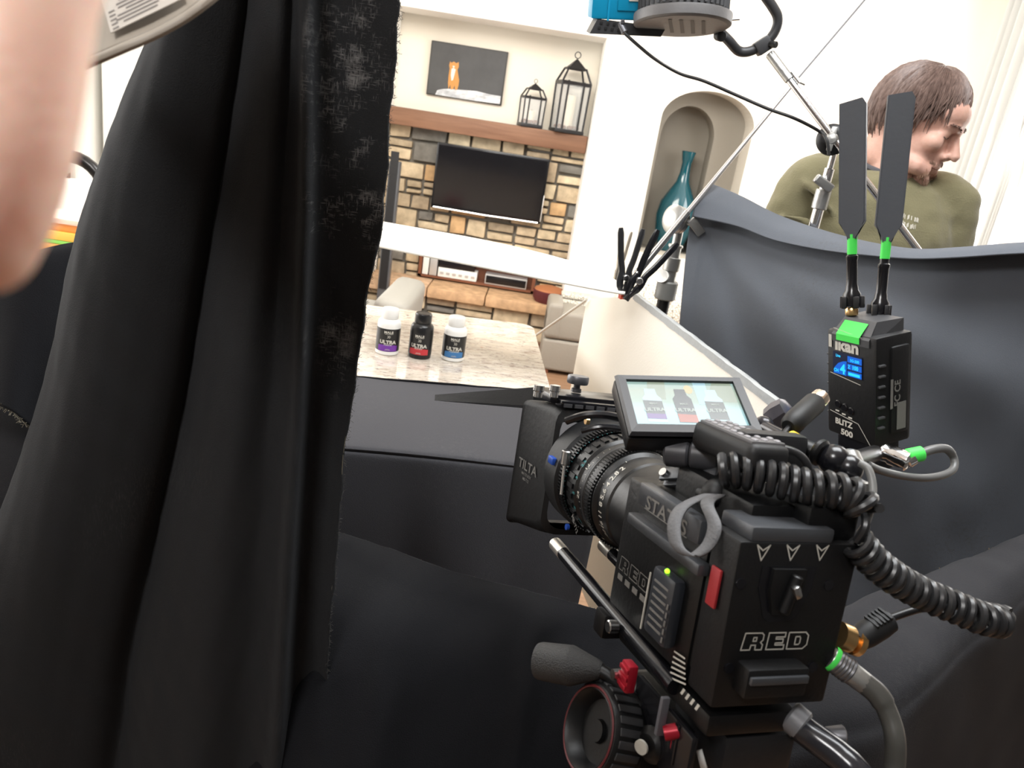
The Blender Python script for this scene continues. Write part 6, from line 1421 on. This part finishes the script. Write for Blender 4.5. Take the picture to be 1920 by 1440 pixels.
# sweater
b = MB()
torso(b, [(o3(0, .008, .012), .066, .064), (o3(0, .008, -.004), .098, .074), (o3(0, .006, -.022), .150, .086), (o3(0, .002, -.06), .182, .102), (o3(0, -.004, -.18), .192, .122), (o3(0, -.002, -.30), .186, .124), (o3(0, .008, -.45), .176, .118), (o3(0, .012, -.58), .182, .126)])
limbs(b, .006)
for a, c, m_, r_ in ((o3(-.135, -.080, -.11), o3(-.22, -.045, -.04), o3(-.185, -.078, -.065), .009), (o3(-.145, -.085, -.17), o3(-.255, -.045, -.13), o3(-.2, -.083, -.13), .010), (o3(-.15, -.085, -.22), o3(-.28, -.05, -.24), o3(-.21, -.082, -.20), .010), (o3(-.225, .0, -.07), o3(-.29, -.02, -.28), o3(-.265, -.03, -.17), .009)):
    b.tube(spl([a, m_, c], 12), [r_ * (.3 + .7 * sin(pi * i / 12)) for i in range(13)], 8)
sw_ = obj('sweater', b, swt, man, world=True); mod_remesh(sw_, .0065, 7, .5)
cl_ = bpy.data.textures.new('cloth_folds', 'CLOUDS'); cl_.noise_scale = .075; cl_.noise_depth = 1
dm = sw_.modifiers.new('folds', 'DISPLACE'); dm.texture = cl_; dm.texture_coords = 'LOCAL'; dm.strength = .016; dm.mid_level = .5
b = MB(); b.tube([o3(.064 * cos(2 * pi * i / 28), .008 + .061 * sin(2 * pi * i / 28), .016 - .014 * max(0, -sin(2 * pi * i / 28))) for i in range(28)], .0075, 8, closed=True); obj('collar', b, mat('dark_collar', (.075, .075, .085), .9), man, world=True)
# pale print on the chest, laid on the cloth of the sweater
from mathutils.bvhtree import BVHTree
def surface_of(o):
    bpy.context.view_layer.update(); ev = o.evaluated_get(bpy.context.evaluated_depsgraph_get()); me = ev.to_mesh()
    t_ = BVHTree.FromPolygons([o.matrix_world @ v.co for v in me.vertices], [tuple(p.vertices) for p in me.polygons]); ev.to_mesh_clear(); return t_
bs_ = surface_of(sw_); rr = random.Random(4); b = MB()
def on_chest(x, z):
    h = bs_.ray_cast(V((x, NB.y - .5, z)), V((0, 1, 0)), 1.0); return h[0] + h[1] * .0012 if h[0] is not None else None
cp = P(1700, 400, 1.75)
for row, zt_ in enumerate((0, -.017)):
    x = 0
    while x < .050:
        w2 = rr.uniform(.0035, .0065)
        for seg in range(3):
            if rr.random() < .85:
                xs_ = cp.x + x + seg * w2 / 2.6; zs2 = cp.z - .16 * (x) + zt_ - rr.uniform(0, .003); wd2 = w2 * .3
                ps = [on_chest(xs_, zs2), on_chest(xs_ + wd2, zs2), on_chest(xs_ + wd2, zs2 - .010), on_chest(xs_, zs2 - .009)]
                if all(p is not None for p in ps): b.add(ps, [(0, 1, 2, 3)])
        x += w2 + .002
obj('chest_print_pattern', b, mat('worn_print', (.62, .58, .50), .8), man, world=True, smooth=0)
b = MB()
for sx in (-1, 1):
    hp = o3(sx * .088, .015, -.57); kn = o3(sx * .10, .0, -1.02); an = V((NB.x + sx * .11, NB.y + .03, .05)); b.tube(spl([hp, kn, an], 16), [.098 - .034 * i / 16 for i in range(17)], 16)
torso(b, [(o3(0, .012, -.54), .165, .118), (o3(0, .012, -.60), .178, .125), (o3(0, .015, -.68), .150, .11)])
tr_ = obj('trousers', b, jean, man, world=True); mod_remesh(tr_, .010, 4)
for sx in (-1, 1):
    an = V((NB.x + sx * .11, NB.y + .03, .04)); b = MB(); b.tube(spl([an + V((0, .06, .0)), an + V((0, -.02, .012)), an + V((sx * .005, -.10, -.002)), an + V((sx * .012, -.185, -.010))], 12), [.036, .044, .046, .046, .046, .046, .046, .046, .045, .043, .040, .034, .024], 14, flat=(.86, 1.0)); obj('shoe', b, blackrub, man, world=True)
# hair: an under-layer and overlapping locks that fall from the crown
b = MB(); rr = random.Random(21)
def thend(ph):
    """how far the hair reaches down from the crown (degrees) at azimuth ph (0 = over the face)"""
    a = abs(((ph + 180) % 360) - 180); return lin([(0, 66), (28, 70), (50, 88), (72, 106), (100, 118), (140, 132), (180, 136)], a)
EC = V((0, -.013, .030)); ER = V((.0795, .1000, .0995))
def hp_(ph, th, k): ph = radians(ph); th = radians(th); return EC + V((ER.x * sin(th) * sin(ph), ER.y * sin(th) * cos(ph), ER.z * cos(th))) * k
rows = []
for j in range(15): rows.append([HMx @ hp_(360 * i / 48, thend(360 * i / 48) * j / 14 * .97 + .01, 1.0 - .03 * (j / 14) ** 3) for i in range(49)])
b.grid(rows)
for i in range(420):
    ph = rr.uniform(0, 360); t0 = rr.uniform(4, 45); te = thend(ph) * rr.uniform(.78, 1.13); dph = rr.gauss(0, 11) + (8 if ph < 180 else -8) * .4; k0 = rr.uniform(1.0, 1.035)
    if te < t0 + 20: continue
    pts_ = []
    for q in range(7):
        s_ = q / 6; th = t0 + (te - t0) * s_; pts_.append(HMx @ hp_(ph + dph * s_ * s_, th, k0 + .035 * sin(pi * s_) * .6 + (rr.uniform(.02, .11) * (s_ ** 4) if 110 < ph < 250 else rr.uniform(0, .03) * s_ ** 3)))
    b.tube(pts_, [.0018, .0052, .0062, .0062, .0052, .0034, .0008], 5, flat=(1, .55))
obj('hair', b, hairm, man, world=True, smooth=60)
# eyebrows, lashes, moustache and stubble
bpy.context.view_layer.update(); dg = bpy.context.evaluated_depsgraph_get(); ev = body.evaluated_get(dg); me_ = ev.to_mesh()
bv = BVHTree.FromPolygons([body.matrix_world @ v.co for v in me_.vertices], [tuple(p.vertices) for p in me_.polygons]); ev.to_mesh_clear()
def on_face(x, z):
    o = HMx @ V((x, .25, z)); d = (HMx.to_3x3() @ V((0, -1, 0))).normalized(); h = bv.ray_cast(o, d, .5); return (h[0], h[1]) if h[0] is not None else (None, None)
def hairs(n, fn, ln, rad, drop):
    b = MB()
    for _ in range(n):
        x, z, dx = fn(); p, nn = on_face(x, z)
        if p is None: continue
        dv_ = (HMx.to_3x3() @ V((dx, .25, drop))).normalized() + nn * .35; b.tube([p - nn * .001, p + dv_ * ln * .5, p + dv_ * ln - V((0, 0, ln * .2))], [rad, rad, rad * .3], 3)
    return b
for s_ in (-1, 1):
    obj('eyebrow', hairs(70, lambda: ((lambda q: (s_ * (.011 + (.033 if s_ > 0 else .012) * q), .026 + .006 * sin(pi * q * .8) + rr.uniform(-.0022, .0022), s_ * 1.0))(rr.random())), .008 if s_ > 0 else .0035, .0007, .2), hairm, man, world=True, smooth=0)
    b = MB(); lp = [on_face(s_ * (.0185 + .024 * i / 6), .0045 - .0035 * sin(pi * i / 6))[0] for i in range(7)]
    b.tube([p + f_ * .0008 for p in lp if p is not None], .0011, 6); obj('eyelashes', b, hairm, man, world=True)
obj('moustache', hairs(150, lambda: ((lambda q: (q, -.0465 - .006 * abs(q) / .03 + rr.uniform(-.003, .003), q * 25))(rr.uniform(-.027, .027))), .006, .0005, -.9), mat('moustache_brown', (.30, .19, .14), .6), man, world=True, smooth=0)
obj('stubble', hairs(300, lambda: ((lambda q: (q, -.088 - rr.random() * .026 + (abs(q) / .045) ** 2 * .03, q * 5))(rr.uniform(-.042, .042))), .0045, .0006, -.7), mat('stubble_brown', (.30, .18, .12), .6), man, world=True, smooth=0)
b = MB(); lp = [on_face(x, -.0618 - .001 * cos(x * 60))[0] for x in (-.02, -.013, -.006, 0, .006, .013, .02)]; b.tube([p - f_ * .0004 for p in lp if p is not None], .0011, 6); obj('mouth_line', b, mat('lip_shadow', (.20, .07, .06), .6), man, world=True)

# ---------------------------------------------------------------- the hand close to the lens
skin2 = mat('finger_skin', (.90, .62, .50), .5, 0, .35, (500, .1), None, 0, None, 0, 0, 0, 1, .5); N, L, bs = nodes_of(skin2); bs.inputs['Subsurface Radius'].default_value = (.012, .004, .002)
hnd = thing('hand', 'pink fingertip of a hand close to the lens, blurred, left of the black curtain', 'hand', P(-100, -650, .13))
b = MB(); D = .098
fing = [([(150, -760, .125), (120, -420, .112), (64, -60, .101), (14, 250, .098), (-36, 455, D)], .0083)]
fing += [([(150 - 290 * k, -760, .127), (60 - 290 * k, -380, .115), (-20 - 290 * k, 20, .106), (-90 - 280 * k, 330 - 60 * k, .108), (-190 - 260 * k, 480 - 110 * k, .114)], .0083 - .0006 * k) for k in (1, 2, 3)]
for pts_, r_ in fing:
    pp = spl([P(*q) for q in pts_], 22); b.tube(pp, [r_ * 1.06] * 6 + [r_] * 5 + [r_ * 1.05] + [r_ * .98] * 6 + [r_ * .95, r_ * .93, r_ * .9, r_ * .86, r_ * .8], 18); b.sphere(pp[-1], r_ * .82, None, 18, 12)
b.tube([P(200, -900, .13), P(-250, -800, .135), P(-700, -760, .14)], [.013, .0155, .012], 14); b.tube([P(100, -1050, .14), P(-250, -1000, .145), P(-650, -950, .15)], [.015, .018, .014], 14); b.tube(spl([P(160, -1150, .15), P(330, -950, .125), P(420, -720, .108), P(400, -560, .10)], 12), [.012, .012, .012, .0115, .011, .0105, .0105, .010, .0095, .009, .0085, .008, .0065], 14)
b.tube(spl([P(-200, -950, .145), P(-250, -1500, .18), P(-320, -2300, .26)], 10), [.022, .023, .024, .025, .026, .027, .028, .029, .030, .031, .032], 16)
h_o = obj('palm_and_fingers', b, skin2, hnd, world=True); mod_remesh(h_o, .0016, 4, .5)
b = MB(); tp = P(-36, 455, D); F = frame_from(tp - ray(-36, 455).normalized() * -.0062, (P(24, 430, D) - tp), (P(14, 250, .098) - tp)); b.sphere((0, 0, 0), (.0052, .0062, .0016), F, 14, 8); obj('fingernail', b, mat('nail', (.82, .60, .52), .3), hnd, world=True)
